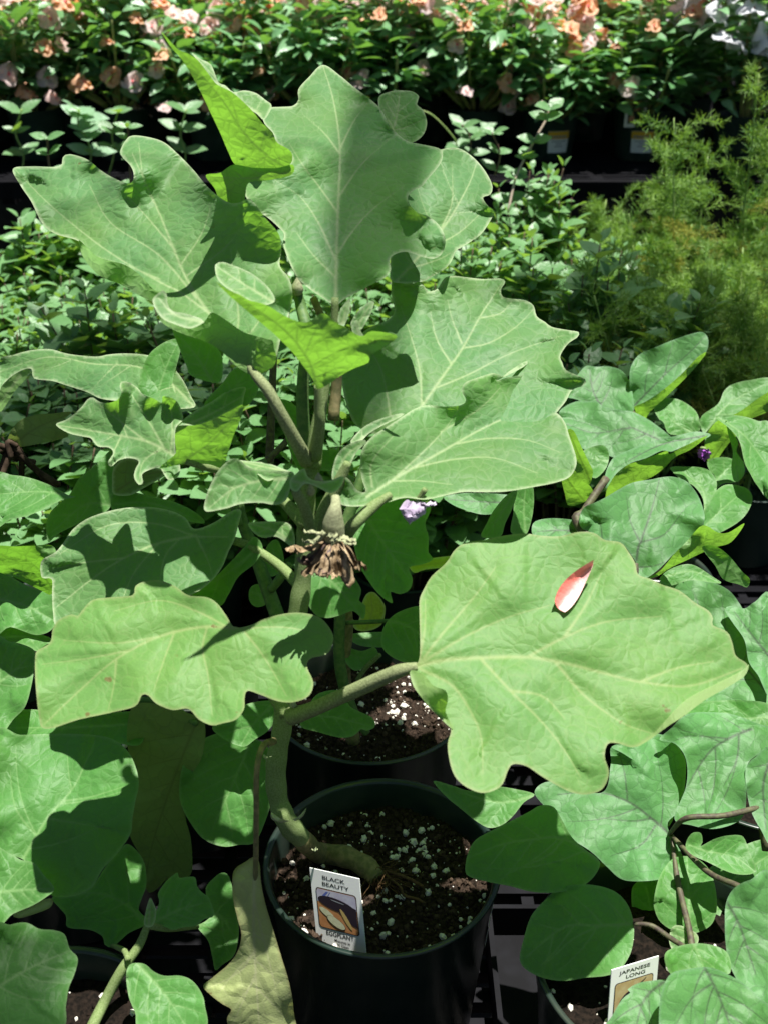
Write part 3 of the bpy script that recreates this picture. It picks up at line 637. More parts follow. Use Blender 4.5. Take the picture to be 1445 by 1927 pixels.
# dying leaf hanging by its stalk
leaf(main, P("438,1660 445,1640 462,1625 480,1612 489,1625 492,1660 500,1700 515,1750 530,1800 545,1850 553,1900 552,1960 450,1960 432,1935 428,1915 436,1900 420,1890 400,1875 383,1856 400,1840 430,1815 448,1790 455,1760 448,1730 440,1695"),
     (482,1612), -.06, (.05,-.93,.35), P("482,1612 478,1700 480,1800 490,1950"), [P("480,1700 500,1780 520,1860"), P("480,1790 450,1830 400,1856"), P("483,1830 460,1880 440,1925")], M_DEAD, fold=-.25, wave=.004, droop=.4, auto=5, label='pale withered leaf hanging beside the pot')
leaf(main, P("440,1640 462,1622 480,1614 476,1650 465,1680 450,1700 440,1680"), (478,1616), -.05, (.5,-.8,.4), P("478,1618 448,1690"), mat=M_DEAD, auto=3)
st([(515,1395,-.03),(495,1405,-.045),(484,1450,-.055),(483,1530,-.06),(482,1620,-.062),(480,1700,-.065)], [.0022,.0018,.0016,.0016,.0016,.0010], M_WOOD)
# wilted flower
M_CAL = simple('calyx_fuzz', (.33,.36,.20), .85, .2, 900, (.24,.25,.14), .4, dist=.0004)
M_PET = simple('withered_petal', (.15,.10,.05), .65, .3, 300, (.36,.27,.16), .5)
M_PETD= simple('withered_petal_dark', (.07,.06,.07), .6, .3, 200, (.2,.13,.09), .5)
m = MB(); fy = -.032
C = [aty(632,935,-.026), aty(632,950,-.030), aty(630,965,fy), aty(628,985,fy), aty(628,1005,fy), aty(626,1018,fy)]
m.tube(spline(C, 5), list(np.interp(np.linspace(0,5,26), range(6), [.0022,.0026,.0038,.0054,.0056,.0048])), 14)
flower = m.build('withered_flower', M_CAL, main)
def strip(parent, pts, wid, mat, name, curl=.9, nseg=8, y0=None):
    S = spline([aty(*p) for p in pts], 5); m = MB(); V = []; F = []; n = len(S)
    for i, s in enumerate(S):
        f = i/(n-1); w = np.interp(f, [0,.3,.75,.93,1], wid)
        for j in range(5):
            g = (j-2)/2; V.append((s[0]+g*w+.0004*math.sin(f*17+j), s[1]-.0028*curl*(1-g*g)+.0008*math.sin(f*14+j*2), s[2]+.0006*math.sin(f*20+j)))
    for i in range(n-1):
        for j in range(4): a = i*5+j; F.append((a, a+1, a+6, a+5))
    m.add(V, F); return m.build(name, mat, parent)
for i, (pts, wd, mt) in enumerate([
    ([(612,1012,fy),(590,1030,fy-.006),(570,1038,fy-.010),(552,1032,fy-.013),(556,1040,fy-.016)], [.002,.0032,.0038,.003,.001], M_PET),
    ([(615,1015,fy),(595,1040,fy-.004),(575,1055,fy-.008),(570,1050,fy-.010)], [.002,.003,.0035,.003,.001], M_PETD),
    ([(616,1015,fy),(605,1045,fy-.008),(588,1068,fy-.012),(582,1080,fy-.014),(590,1082,fy-.012)], [.002,.003,.004,.0035,.001], M_PET),
    ([(622,1015,fy),(617,1050,fy-.012),(610,1075,fy-.016),(602,1075,fy-.018)], [.002,.003,.0042,.0035,.001], M_PET),
    ([(628,1015,fy),(628,1050,fy-.014),(626,1080,fy-.017),(620,1087,fy-.02)], [.002,.003,.0045,.0035,.001], M_PET),
    ([(636,1015,fy),(644,1050,fy-.010),(652,1080,fy-.012),(658,1098,fy-.014)], [.002,.003,.0036,.003,.001], M_PET),
    ([(640,1015,fy),(655,1040,fy-.006),(668,1062,fy-.008),(680,1072,fy-.010),(674,1060,fy-.012)], [.002,.003,.0034,.003,.001], M_PET),
    ([(632,1015,fy),(636,1050,fy-.006),(640,1075,fy-.006)], [.002,.003,.0030,.003,.001], M_PETD)]):
    strip(flower, pts, [w*1.0 for w in wd], mt, 'petal', curl=1.6 if i % 2 else -1.2)
    strip(flower, [(a+3*math.sin(i*2.3), b+2, c-.003) for a, b, c in pts], [w*.55 for w in wd], M_PETD if i % 2 else mt, 'petal', curl=-1.5)
for pts in ([(640,1005,fy-.006),(655,1015,fy-.010),(668,1014,fy-.012)], [(640,1008,fy-.007),(652,1020,fy-.012),(669,1020,fy-.014)], [(615,1005,fy-.006),(600,1000,fy-.010),(575,998,fy-.006)], [(626,1000,fy-.010),(628,1012,fy-.012),(626,1022,fy-.013)], [(612,1006,fy-.005),(590,1018,fy-.006),(572,1016,fy-.006)]):
    strip(flower, pts, [.0022,.0022,.0016,.0010,.0003], M_CAL, 'sepal')
# pale mauve flower hanging under the leaf
M_MAUVE = simple('mauve_petal', (.38,.30,.42), .6, .3, 200, (.48,.42,.52), .5); M_PUR = simple('purple_petal', (.36,.08,.50), .5, .3, 200, (.48,.15,.60), .4)
m = MB(); m.tube(spline([aty(800,920,.0), aty(790,935,.0), aty(780,945,.0)], 4), [.0016]*9, 8); f2 = m.build('flower', M_STEM, main)
for pts in ([(770,940,0),(764,958,-.003),(770,970,-.004),(772,980,-.004)], [(778,942,0),(778,958,-.004),(775,972,-.006),(770,982,-.005)], [(788,942,0),(790,955,-.003),(786,965,-.004),(784,972,-.002)], [(796,942,0),(806,948,-.003),(812,944,-.002)]):
    strip(f2, pts, [.002,.0034,.0034,.0018,.0003], M_MAUVE, 'petal')
# young buds near the crown
for px, py, r in ((560,545,.0035),(600,905,.0025),(585,925,.0025)):
    c = aty(px, py, .07 if py < 600 else -.012); m = MB()
    prof = [(0.0002, -r), (r*.6, -r*.8), (r, -r*.1), (r*.8, r*.7), (r*.3, r*1.5), (.0002, r*1.9)]
    m.lathe(prof, 14, 0, c); m.build('bud', M_CAL, main)
st([(590,690,.05),(578,620,.06),(566,575,.07),(556,520,.075)], [.004,.0036,.003,.0022], M_STEMD, 'branch')
st([(575,860,.05),(570,740,.06),(580,620,.07)], [.004,.0036,.003], M_STEMD, 'branch')

# sticker on the main pot, right side of the wall
def pot_sticker(parent, c, R, h, a0, a1, z0, z1, mats, name='price_sticker', tone=None):
    m = MB(); V = []; F = []; K = 12; rr = lambda z: R*(.80+(.955-.80)*(z/h)/.86)+.0008
    def patch(a0, a1, z0, z1, mi, off=0.0):
        V = []; F = []
        for i in range(K+1):
            a = a0+(a1-a0)*i/K
            for z in (z0, z1): V.append((c[0]+(rr(z)+off)*math.cos(a), c[1]+(rr(z)+off)*math.sin(a), c[2]+z))
        for i in range(K): F.append((2*i, 2*i+2, 2*i+3, 2*i+1))
        m.add(V, F, mi)
    patch(a0, a1, z0, z1, 0)
    if tone == 'label':
        zs = z1-(z1-z0)*.36; patch(a0+.004, a1-.004, zs, z1-.0005, 1, .0003)
        n = 6; w_ = (a1-a0)
        for i in range(n): patch(a0+w_*(.10+.135*i), a0+w_*(.10+.135*i+.085), zs+(z1-z0)*.05, zs+(z1-z0)*.17, 2, .0006)
        for zz, s0, s1 in ((.52,.15,.85), (.40,.35,.65), (.28,.30,.70)):
            patch(a0+w_*s0, a0+w_*s1, z0+(z1-z0)*zz, z0+(z1-z0)*(zz+.045), 2, .0006)
    return m.build(name, mats, parent)
def on_pot(c, R, h, ang, z):  return None
pot_sticker(mp, (PX0, PY, 0), PR, PH, -.34, -.12, .108, .148, [M_WHITE, M_YLAB, M_GREYI])

# ------------------------------------------------------------------ text and tags
DG = None
def text_mesh(s, size, bold=.0):
    cu = bpy.data.curves.new('t', 'FONT'); cu.body = s; cu.size = size; cu.align_x = 'CENTER'; cu.offset = bold*size; cu.resolution_u = 4
    o = bpy.data.objects.new('t', cu); COL.objects.link(o); bpy.context.view_layer.update()
    me = bpy.data.meshes.new_from_object(o.evaluated_get(bpy.context.evaluated_depsgraph_get()))
    V = [tuple(v.co) for v in me.vertices]; F = [tuple(p.vertices) for p in me.polygons]
    bpy.data.objects.remove(o); bpy.data.curves.remove(cu); bpy.data.meshes.remove(me); return V, F
class Card:
    """flat card with its own axes: o = top-left corner, ux along the top, vy down the side (both in metres)"""
    def __init__(s, o, ux, vy): s.o = Vector(o); s.u = Vector(ux).normalized(); s.v = (Vector(vy)-s.u*Vector(vy).dot(s.u)).normalized(); s.n = s.u.cross(-s.v).normalized()
    def p(s, x, y, h): return tuple(s.o+s.u*x+s.v*y+s.n*h)
    def poly(s, pts, h): return [s.p(x, y, h) for x, y in pts]
def rrect(x0, y0, x1, y1, r, k=5):
    out = []
    for cx, cy, a in ((x1-r, y0+r, -90), (x1-r, y1-r, 0), (x0+r, y1-r, 90), (x0+r, y0+r, 180)):
        for i in range(k+1): t = math.radians(a+90*i/k); out.append((cx+r*math.cos(t), cy+r*math.sin(t)))
    return out
def ell(cx, cy, a, b, rot=0, k=28, sk=0):
    return [(cx+a*math.cos(t)*math.cos(rot)-b*math.sin(t)*math.sin(rot), cy+a*math.cos(t)*math.sin(rot)+b*math.sin(t)*math.cos(rot)) for t in [2*math.pi*i/k for i in range(k)]]
def flat(card, pts, h, mat, name, par, holes=None):
    m = MB(); V = card.poly(pts, h); m.add(V, [tuple(range(len(V)))[::-1]]); return m.build(name, mat, par, smooth=False)
def write(card, s, x, y, size, par, mat=M_INK, bold=.008, h=.00012, sx=1.0):
    V, F = text_mesh(s, size, bold); m = MB(); m.add([card.p(x+a*sx, y-b, h) for a, b, c in V], F); return m.build('lettering', mat, par, smooth=False)
def slab(card, pts, th, mat, name, par):
    n = len(pts); m = MB(); V = card.poly(pts, 0)+card.poly(pts, -th)
    F = [tuple(range(n))[::-1], tuple(range(n, 2*n))]+[(i, (i+1) % n, n+(i+1) % n, n+i) for i in range(n)]
    m.add(V, F); return m.build(name, mat, par, smooth=False)
M_WOODP = simple('printed_board', (.36,.16,.06), .5, .3, 300, (.42,.20,.08)); M_LILAC = simple('printed_lilac', (.36,.34,.44), .5, .3, 200, (.42,.42,.5))
M_AUB = simple('printed_aubergine', (.018,.012,.02), .5, .3); M_SLICE = simple('printed_slice', (.45,.46,.28), .5, .3, 600, (.52,.53,.36)); M_SLICE2 = simple('printed_slice_dim', (.38,.28,.10), .5, .3)
M_BLUE = simple('printed_blue', (.08,.11,.33), .5, .3); M_TAN = simple('printed_tan', (.40,.29,.14), .5, .3, 250, (.45,.36,.20))
# tag 1: corners measured where it stands, leaning back against the soil
def card_from(px0, px1, px2, y0, z=None):
    a = aty(*px0, y0); b = aty(*px1, y0); c = aty(*px2, y0-.004); return a, b, c
def square(pa, pb, pc, ya, yc):
    a, c = aty(*pa, ya), aty(*pc, yc); lo, hi = ya-.08, ya+.08
    f = lambda y: float((aty(*pb, y)-a)@(c-a))
    for _ in range(50):
        m_ = (lo+hi)/2
        if f(lo)*f(m_) <= 0: hi = m_
        else: lo = m_
    return a, aty(*pb, lo), c
def make_tag(a, b, c, label, lines, art, par_h=.032):
    W = (Vector(b)-Vector(a)).length; L = (Vector(c)-Vector(a)).length
    t = empty('plant_tag', tuple(c), label, 'plant tag'); K = Card(a, Vector(b)-Vector(a), Vector(c)-Vector(a))
    slab(K, [(0,0), (W,0), (W,L*1.0), (W*.88,L*1.03), (W*.75,L*1.22), (W*.5,L*1.32), (W*.25,L*1.22), (W*.12,L*1.03), (0,L*.98)], .0006, M_WHITE, 'card', t)
    pic = flat(K, rrect(W*.09, L*.235, W*.91, L*.775, W*.06), .0002, M_INK, 'picture', t)
    art(K, W, L, pic)
    for s, x, y, size, sx in lines: write(K, s, W*x, L*y, W*size, t, sx=sx, bold=.012)
    return t
def art1(K, W, L, pic):
    f = lambda pts, h, m_, n: flat(K, [(x*W, y*L) for x, y in pts], h, m_, n, pic)
    f(rrect(.105, .245, .895, .765, .05), .0003, M_WOODP, 'printed_ground')
    f([(.105,.29),(.13,.25),(.87,.25),(.895,.29),(.895,.45),(.105,.42)], .00035, M_LILAC, 'printed_cloth')
    f([(.18,.36),(.30,.27),(.35,.27),(.24,.36)], .0004, M_BLUE, 'printed_stripe'); f([(.31,.345),(.375,.27),(.39,.27),(.33,.345)], .0004, M_BLUE, 'printed_stripe')
    f(ell(.50,.42,.38,.085,.10), .00045, M_AUB, 'printed_eggplant'); f([(.45,.46),(.7,.38),(.893,.42),(.893,.67),(.80,.65),(.62,.56)], .00047, M_AUB, 'printed_eggplant')
    f(ell(.52,.375,.14,.006,.10), .00052, M_GREYI, 'printed_gleam')
    f(ell(.29,.56,.165,.045,.35), .0005, M_SLICE, 'printed_slice'); f(ell(.67,.585,.165,.036,.85), .0005, M_SLICE2, 'printed_slice'); f(ell(.46,.66,.19,.062,.30), .00055, M_INK, 'printed_slice_rim'); f(ell(.46,.657,.18,.058,.30), .0006, M_SLICE, 'printed_slice')
A1, B1, C1 = square((583,1633), (676,1654), (597,1772), -.018, -.034)
make_tag(A1, B1, C1, 'white plant tag reading Black Beauty Eggplant stuck in the front pot', [("BLACK",.47,.115,.10,1.5),("BEAUTY",.50,.198,.10,1.5),("EGGPLANT",.50,.86,.115,.98),("Matures in",.54,.93,.075,1.0),("80 Days",.54,.985,.075,1.0)], art1)
def art2(K, W, L, pic):
    f = lambda pts, h, m_, n: flat(K, [(x*W, y*L) for x, y in pts], h, m_, n, pic)
    f(rrect(.105, .245, .895, .765, .05), .0003, M_TAN, 'printed_ground')
    body = spline([(.20,.62),(.21,.54),(.30,.45),(.45,.385),(.55,.345),(.62,.335),(.64,.36),(.58,.40),(.45,.44),(.32,.52),(.25,.62),(.22,.65)], 3)
    f(body, .0005, M_AUB, 'printed_eggplant'); f([(.60,.335),(.68,.30),(.745,.262),(.75,.27),(.69,.312),(.63,.35)], .0005, M_AUB, 'printed_stalk')

# ================================================================== NEIGHBOURING EGGPLANTS
def eggpot(px, py, label, R=.078, h=.165, fine=False, seed=5, n=60, kind='potted_eggplant', z=None):
    c = atz(px, py, z or h); x, y = float(c[0]), float(c[1])
    t = empty(kind, (x, y, 0), label, 'potted plant'); p = pot(t, (x, y, 0), R, h, M_POT)
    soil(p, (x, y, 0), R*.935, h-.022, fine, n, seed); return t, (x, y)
tr_ = empty('carry_tray', (.19, -.12, 0), 'black nursery tray under the pots at the lower right', 'tray')
m = MB(); m.box(.082, -.40, .001, .42, .085, .006); m.build('tray_floor', M_BENCH, tr_, smooth=False)
m = MB(); m.box(.078, -.40, .0015, .0818, .085, .035); m.box(.4202, -.40, .0015, .424, .085, .035); m.box(.078, .0852, .0015, .424, .089, .035); m.build('tray_rim', M_BENCH, tr_, smooth=False)
# ---- right in front, smooth leaves with dark veins
RF, rfc = eggpot(1255, 1800, 'small eggplant with dark veined leaves and a variety tag, at the lower right', seed=11)
PV = M_PURP
def lf(par, o, base, y, n, mid, mat=M_SIDE, veins=(), **k):
    return leaf(par, P(o), base, y, n, P(mid), [P(v) for v in veins], mat, **k)
N0 = (0, -.5, .86)
lf(RF, "1005,1490 1040,1470 1130,1492 1148,1440 1150,1405 1190,1396 1230,1384 1262,1390 1282,1415 1290,1440 1285,1500 1272,1530 1255,1555 1283,1610 1275,1635 1260,1650 1215,1658 1170,1655 1140,1630 1110,1602 1060,1568 1030,1525", (1262,1572), .01, (-.05,-.55,.83), "1262,1572 1225,1540 1180,1508 1120,1490 1050,1495", PV, ["1235,1550 1205,1590 1150,1610", "1180,1508 1175,1460 1165,1420", "1225,1540 1190,1545 1130,1540"], auto=1, fold=.06)
lf(RF, "1150,1405 1190,1396 1225,1380 1262,1390 1282,1415 1290,1440 1283,1500 1270,1530 1256,1556 1235,1535 1218,1500 1212,1450 1175,1420", (1256,1556), .018, (.25,-.5,.83), "1256,1556 1258,1500 1255,1420", PV, auto=3, fold=.08)
lf(RF, "875,1640 880,1605 895,1580 930,1560 990,1530 1015,1516 1040,1518 1055,1540 1075,1575 1100,1598 1125,1617 1127,1632 1112,1655 1085,1672 1040,1680 1000,1678 960,1668 920,1660 888,1652", (1127,1620), -.03, (-.1,-.55,.83), "1127,1620 1060,1578 1000,1580 940,1590 880,1615", M_SIDE, ["1060,1578 1030,1610 960,1640"], auto=4, fold=-.04)
lf(RF, "977,1805 985,1765 998,1725 1020,1698 1050,1672 1090,1664 1130,1668 1160,1680 1180,1702 1190,1730 1192,1760 1185,1795 1165,1825 1140,1836 1100,1840 1060,1846 1020,1840 990,1825", (1192,1738), -.06, (-.05,-.5,.86), "1192,1738 1130,1742 1060,1745 990,1800", M_SIDE, ["1130,1742 1080,1765 1030,1810"], auto=4, fold=-.05)
lf(RF, "1230,1690 1240,1650 1262,1618 1290,1611 1318,1620 1338,1645 1348,1690 1345,1725 1332,1745 1302,1757 1268,1752 1242,1735 1231,1712", (1295,1760), -.045, (0,-.6,.8), "1298,1757 1295,1700 1292,1612", M_SIDE, auto=4, fold=.08)
lf(RF, "1290,1597 1292,1580 1303,1567 1318,1568 1321,1585 1318,1592 1345,1578 1370,1572 1395,1573 1405,1590 1410,1605 1422,1635 1412,1645 1385,1645 1360,1637 1330,1622 1305,1611", (1288,1590), -.02, (.0,-.45,.88), "1296,1590 1330,1602 1380,1612 1420,1640", M_SIDE, auto=4, fold=.35, wave=.003, res=3.5, vw=.0009, label='young curled leaf edged purple')
lf(RF, "1262,1748 1272,1741 1290,1745 1310,1757 1313,1772 1300,1790 1280,1792 1265,1788 1258,1770", (1300,1765), -.055, (-.1,-.6,.8), "1305,1762 1268,1775", M_TOP, auto=2, res=3.5)
lf(RF, "1240,1945 1240,1890 1248,1855 1262,1832 1290,1824 1330,1820 1362,1830 1400,1852 1430,1880 1450,1900 1450,1980 1250,1980", (1325,1800), -.10, (-.02,-.45,.9), "1322,1815 1350,1870 1380,1950", PV, ["1340,1850 1300,1880 1270,1930"], auto=3)
lf(RF, "1363,1740 1365,1700 1380,1672 1410,1656 1450,1655 1450,1908 1425,1892 1395,1860 1372,1815 1365,1780", (1360,1680), -.06, (-.2,-.5,.85), "1362,1690 1390,1740 1420,1830", PV, auto=3)
lf(RF, "1140,1940 1152,1910 1170,1880 1185,1868 1180,1862 1200,1850 1230,1845 1255,1845 1250,1870 1240,1890 1238,1940", (1245,1848), -.10, (-.1,-.5,.86), "1250,1846 1212,1880 1195,1935", PV, auto=3)
lf(RF, "815,1470 850,1478 885,1488 930,1480 970,1485 1005,1495 985,1510 965,1535 945,1552 920,1558 895,1545 870,1525 840,1500", (1010,1497), .03, N0, "1008,1496 940,1510 860,1490", M_SIDE, auto=3)
lf(RF, "1190,1668 1235,1655 1262,1700 1264,1760 1244,1802 1208,1792 1193,1740", (1250,1800), -.035, N0, "1248,1798 1230,1740 1215,1670", M_SIDE, auto=3)
lf(RF, "1322,1650 1380,1600 1450,1582 1450,1660 1402,1672 1365,1700 1345,1742 1332,1700", (1335,1735), -.02, N0, "1338,1730 1375,1660 1445,1610", M_SIDE, auto=3)
lf(RF, "1252,1792 1310,1775 1365,1790 1372,1832 1330,1824 1290,1824 1262,1834", (1300,1765), -.085, N0, "1305,1778 1315,1800 1325,1822", M_SIDE, auto=2)
st([(1290,1960,-.10),(1300,1850,-.075),(1300,1800,-.066),(1298,1760,-.055),(1275,1660,-.02),(1262,1572,.01)], [.003,.0028,.0024,.002,.0018,.0012], M_STEMP, 'stem', RF)
st([(1300,1790,-.07),(1260,1765,-.068),(1225,1742,-.063),(1190,1738,-.06)], [.0016,.0016,.0015,.001], M_STEMP, 'petiole', RF)
st([(1262,1572,.01),(1330,1640,-.03),(1390,1668,-.05),(1450,1700,-.06)], [.0014,.0018,.0018,.0018], M_STEMP, 'petiole', RF)
A2, B2, C2 = square((1150,1826), (1239,1799), (1141,1945), -.088, -.098)
make_tag(A2, B2, C2, 'plant tag reading Japanese Long, half hidden by dark veined leaves', [("JAPANESE",.50,.115,.10,1.5),("LONG",.52,.20,.10,1.5)], art2)
# ---- further right
RM, rmc = eggpot(1440, 1420, 'eggplant with pale dark veined leaves behind the big sunlit leaf', seed=12)
lf(RM, "1240,1392 1262,1370 1290,1345 1330,1340 1380,1345 1420,1360 1450,1372 1450,1405 1425,1420 1405,1440 1404,1480 1400,1530 1380,1550 1340,1560 1300,1553 1268,1540 1290,1480 1290,1430 1270,1400", (1400,1370), .055, (-.05,-.5,.86), "1412,1372 1370,1390 1330,1420 1280,1500", PV, ["1370,1390 1300,1385 1265,1395", "1390,1385 1385,1430 1360,1480"], auto=3)
lf(RM, "1403,1480 1403,1445 1420,1425 1450,1415 1450,1580 1430,1560 1412,1525", (1450,1430), .03, (-.2,-.5,.85), "1448,1430 1435,1480 1440,1560", PV, auto=2)
lf(RM, "1240,1100 1265,1093 1290,1089 1320,1090 1345,1097 1372,1112 1392,1138 1405,1165 1412,1190 1425,1230 1450,1290 1450,1340 1400,1330 1340,1340 1300,1340 1280,1200", (1450,1310), .10, (-.05,-.5,.86), "1440,1300 1370,1220 1310,1170 1250,1130", PV, auto=4)
lf(RM, "1363,1148 1375,1140 1400,1145 1420,1132 1450,1124 1450,1305 1425,1270 1408,1245 1400,1205 1380,1175", (1450,1250), .11, (-.2,-.5,.85), "1450,1240 1410,1190 1380,1150", PV, auto=3)
lf(RM, "1290,1330 1330,1320 1400,1318 1450,1330 1450,1392 1400,1420 1340,1400 1300,1390", (1450,1350), .07, (0,-.5,.86), "1450,1350 1380,1352 1320,1345", M_SIDE, auto=3)
st([(1445,1600,.0),(1430,1500,.02),(1420,1400,.05),(1410,1372,.06)], [.004,.0036,.003,.002], M_STEMP, 'stem', RM)
st([(1425,1520,.01),(1360,1535,.0),(1290,1540,.0),(1258,1570,.01)], [.0018,.0018,.0018,.0012], M_STEMP, 'petiole', RM)
RB, rbc = eggpot(1250, 1180, 'eggplant with large crinkled dark veined leaves, middle of the right side', seed=13)
lf(RB, "1089,975 1098,955 1120,945 1140,935 1165,920 1190,908 1225,902 1245,898 1265,897 1290,905 1308,925 1320,950 1325,975 1318,1000 1300,1020 1270,1040 1240,1070 1215,1088 1200,1086 1197,1062 1185,1042 1168,1022 1140,1018 1110,1003 1092,992", (1196,1060), .16, (.02,-.6,.8), "1196,1060 1200,1030 1205,1018 1225,960 1240,902", PV, ["1203,1020 1185,980 1178,935", "1207,1020 1250,1005 1285,960", "1198,1068 1240,1062 1280,1035", "1132,1012 1128,985 1110,960"], auto=0, fold=.06, wave=.0045)
lf(RB, "1285,1020 1310,985 1330,950 1345,925 1365,912 1390,914 1408,922 1415,940 1405,965 1385,985 1350,1005 1325,1020 1300,1000", (1290,1040), .20, (.1,-.4,.9), "1295,1025 1340,975 1385,935", M_SIDE, auto=4, fold=.15)
lf(RB, "1210,1090 1240,1075 1268,1042 1290,1020 1315,992 1330,990 1350,1002 1370,1002 1400,985 1375,1020 1345,1030 1310,1045 1290,1055 1262,1068 1235,1085", (1215,1088), .15, (.1,-.85,-.5), "1215,1086 1280,1060 1360,1010", PV, under=True, auto=4, fold=-.1)
lf(RB, "1320,1030 1345,1028 1370,1045 1395,1075 1410,1090 1405,1105 1390,1100 1360,1090 1345,1065", (1320,1032), .12, (.1,-.85,.1), "1322,1032 1360,1060 1405,1098", M_SIDE, under=True, auto=3)
lf(RB, "1240,1090 1262,1070 1300,1062 1340,1085 1355,1098 1300,1092 1260,1102", (1240,1090), .15, N0, "1242,1088 1300,1075 1350,1095", M_SIDE, auto=3)
lf(RB, "835,935 870,928 905,928 945,930 972,935 960,950 935,965 905,968 870,958 848,948", (1000,960), .20, N0, "972,945 920,945 845,940", PV, auto=3)
lf(RB, "1000,1003 1002,985 1015,978 1040,975 1075,978 1095,985 1092,1000 1120,1008 1130,1015 1090,1020 1040,1020 1010,1012", (1120,1000), .19, N0, "1110,1000 1060,998 1010,1000", PV, auto=3)
lf(RB, "905,1010 915,985 925,965 940,945 955,930 972,922 966,950 950,985 940,1010", (968,925), .10, (.6,-.75,.2), "968,925 940,970 915,1010", M_SIDE, auto=4)
lf(RB, "968,930 980,915 1000,912 1004,940 1000,975 990,1005 975,1010 960,1000 965,965", (990,1005), .13, (.3,-.8,.5), "988,1003 985,960 988,915", M_SIDE, auto=3)
st([(1150,1120,.16),(1190,1085,.155),(1196,1060,.16)], [.003,.0028,.0018], M_STEMP, 'petiole', RB)
st([(1250,1180,.13),(1200,1120,.15),(1090,990,.19),(1100,960,.2),(1140,900,.22)], [.005,.005,.004,.003,.003], M_STEMP, 'stem', RB)
RC = empty('potted_eggplant', tuple(aty(1190, 1010, .36)*np.array([1,1,0])), 'dark veined eggplant farthest back at the right, behind the crinkled leaf', 'potted plant'); cc = tuple(RC.location)
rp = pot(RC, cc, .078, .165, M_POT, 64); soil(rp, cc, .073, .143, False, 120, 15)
lf(RC, "1184,730 1184,700 1190,682 1205,665 1240,650 1270,638 1300,628 1322,625 1332,640 1328,662 1312,672 1280,705 1245,735 1215,755 1192,768 1186,748", (1190,768), .42, (-.15,-.75,.6), "1190,766 1250,705 1300,660 1326,632", PV, ["1212,742 1215,710 1222,690", "1250,705 1258,670 1265,650"], auto=0, fold=.10, droop=0)
lf(RC, "1188,768 1215,755 1245,735 1280,705 1312,672 1328,662 1326,668 1300,700 1260,740 1222,775 1212,790 1195,778", (1190,768), .415, (.1,-.85,-.5), "1190,770 1250,728 1322,668", PV, under=True, auto=0, fold=0, droop=0)
lf(RC, "1062,745 1075,722 1090,700 1103,688 1120,690 1150,690 1172,700 1184,720 1190,745 1190,775 1160,775 1120,768 1085,752", (1125,765), .42, (-.1,-.6,.78), "1130,765 1115,735 1108,695", PV, auto=3)
lf(RC, "1050,780 1062,765 1085,755 1102,756 1120,754 1135,765 1165,772 1190,775 1220,790 1250,812 1262,825 1240,832 1210,838 1180,852 1160,862 1130,852 1105,848 1080,835 1062,812", (1240,825), .36, (-.05,-.45,.89), "1240,828 1200,810 1180,805 1120,815 1070,800", PV, ["1185,806 1160,812 1140,825"], auto=3, fold=-.08)
lf(RC, "1137,925 1136,905 1142,880 1155,860 1180,848 1220,832 1250,825 1280,818 1310,812 1337,818 1320,828 1290,838 1262,850 1245,848 1215,862 1185,872 1160,890 1145,912", (1300,830), .30, (-.05,-.35,.93), "1325,820 1240,838 1150,885", PV, auto=4, fold=-.1)
lf(RC, "1139,950 1140,925 1150,900 1172,878 1200,868 1228,858 1255,848 1258,855 1290,838 1330,820 1300,845 1270,860 1250,880 1225,898 1190,912 1165,930 1150,945", (1300,832), .285, (.1,-.85,-.5), "1310,832 1230,872 1150,930", PV, ["1205,885 1190,905 1170,920"], under=True, auto=4, fold=-.1)
lf(RC, "1228,765 1242,750 1270,750 1295,762 1312,780 1316,810 1290,812 1260,815 1240,790", (1300,815), .40, N0, "1300,812 1270,780 1240,762", M_SIDE, auto=3)
lf(RC, "1249,790 1252,778 1265,777 1285,788 1300,800 1308,812 1290,818 1262,818 1252,808", (1300,815), .33, (-.1,-.7,.7), "1302,813 1272,798 1254,782", M_SIDE, auto=4, fold=.15, res=4)
lf(RC, "1317,800 1320,782 1350,760 1362,735 1380,722 1410,715 1450,712 1450,742 1420,770 1390,785 1370,785 1345,795 1325,815", (1330,810), .38, (-.1,-.6,.8), "1330,808 1370,760 1440,722", M_SIDE, auto=4)
lf(RC, "1325,830 1345,795 1370,785 1395,772 1425,750 1450,738 1450,770 1410,790 1390,815 1370,835 1345,870 1335,880", (1335,870), .37, (.1,-.85,-.5), "1338,865 1380,810 1445,755", PV, under=True, auto=3)
lf(RC, "1345,785 1360,781 1395,783 1425,792 1450,805 1450,935 1425,915 1410,890 1400,870 1390,830 1370,805", (1360,790), .30, (.1,-.5,.86), "1350,785 1400,820 1445,880", M_SIDE, auto=3)
lf(RC, "1413,850 1430,845 1450,845 1450,900 1435,895 1422,875", (1445,860), .28, N0, "1448,868 1418,855", M_SIDE, auto=2)
lf(RC, "1365,790 1378,815 1388,832 1385,850 1398,870 1400,890 1390,905 1380,905 1375,880 1378,850 1370,820", (1385,900), .29, (.6,-.7,.3), "1388,900 1380,850 1370,800", M_SIDE, under=True, auto=2, res=4)
lf(RC, "1260,880 1290,878 1320,880 1340,890 1348,910 1342,945 1325,975 1322,940 1305,915 1280,902", (1325,970), .26, N0, "1326,965 1320,920 1280,885", M_SIDE, auto=3)
lf(RC, "1330,868 1360,860 1385,870 1385,905 1360,910 1342,920 1338,895", (1340,915), .30, N0, "1340,912 1360,890 1382,872", M_SIDE, auto=2)
lf(RC, "1055,890 1075,880 1095,905 1110,915 1115,930 1098,945 1070,952 1062,930", (1100,945), .24, (.1,-.85,-.5), "1098,942 1080,920 1060,892", PV, under=True, auto=3, res=4)
lf(RC, "1065,815 1078,810 1095,845 1110,875 1115,890 1105,915 1085,895 1070,870", (1110,900), .26, (.1,-.85,-.5), "1110,905 1090,860 1070,815", PV, under=True, auto=3, res=4)
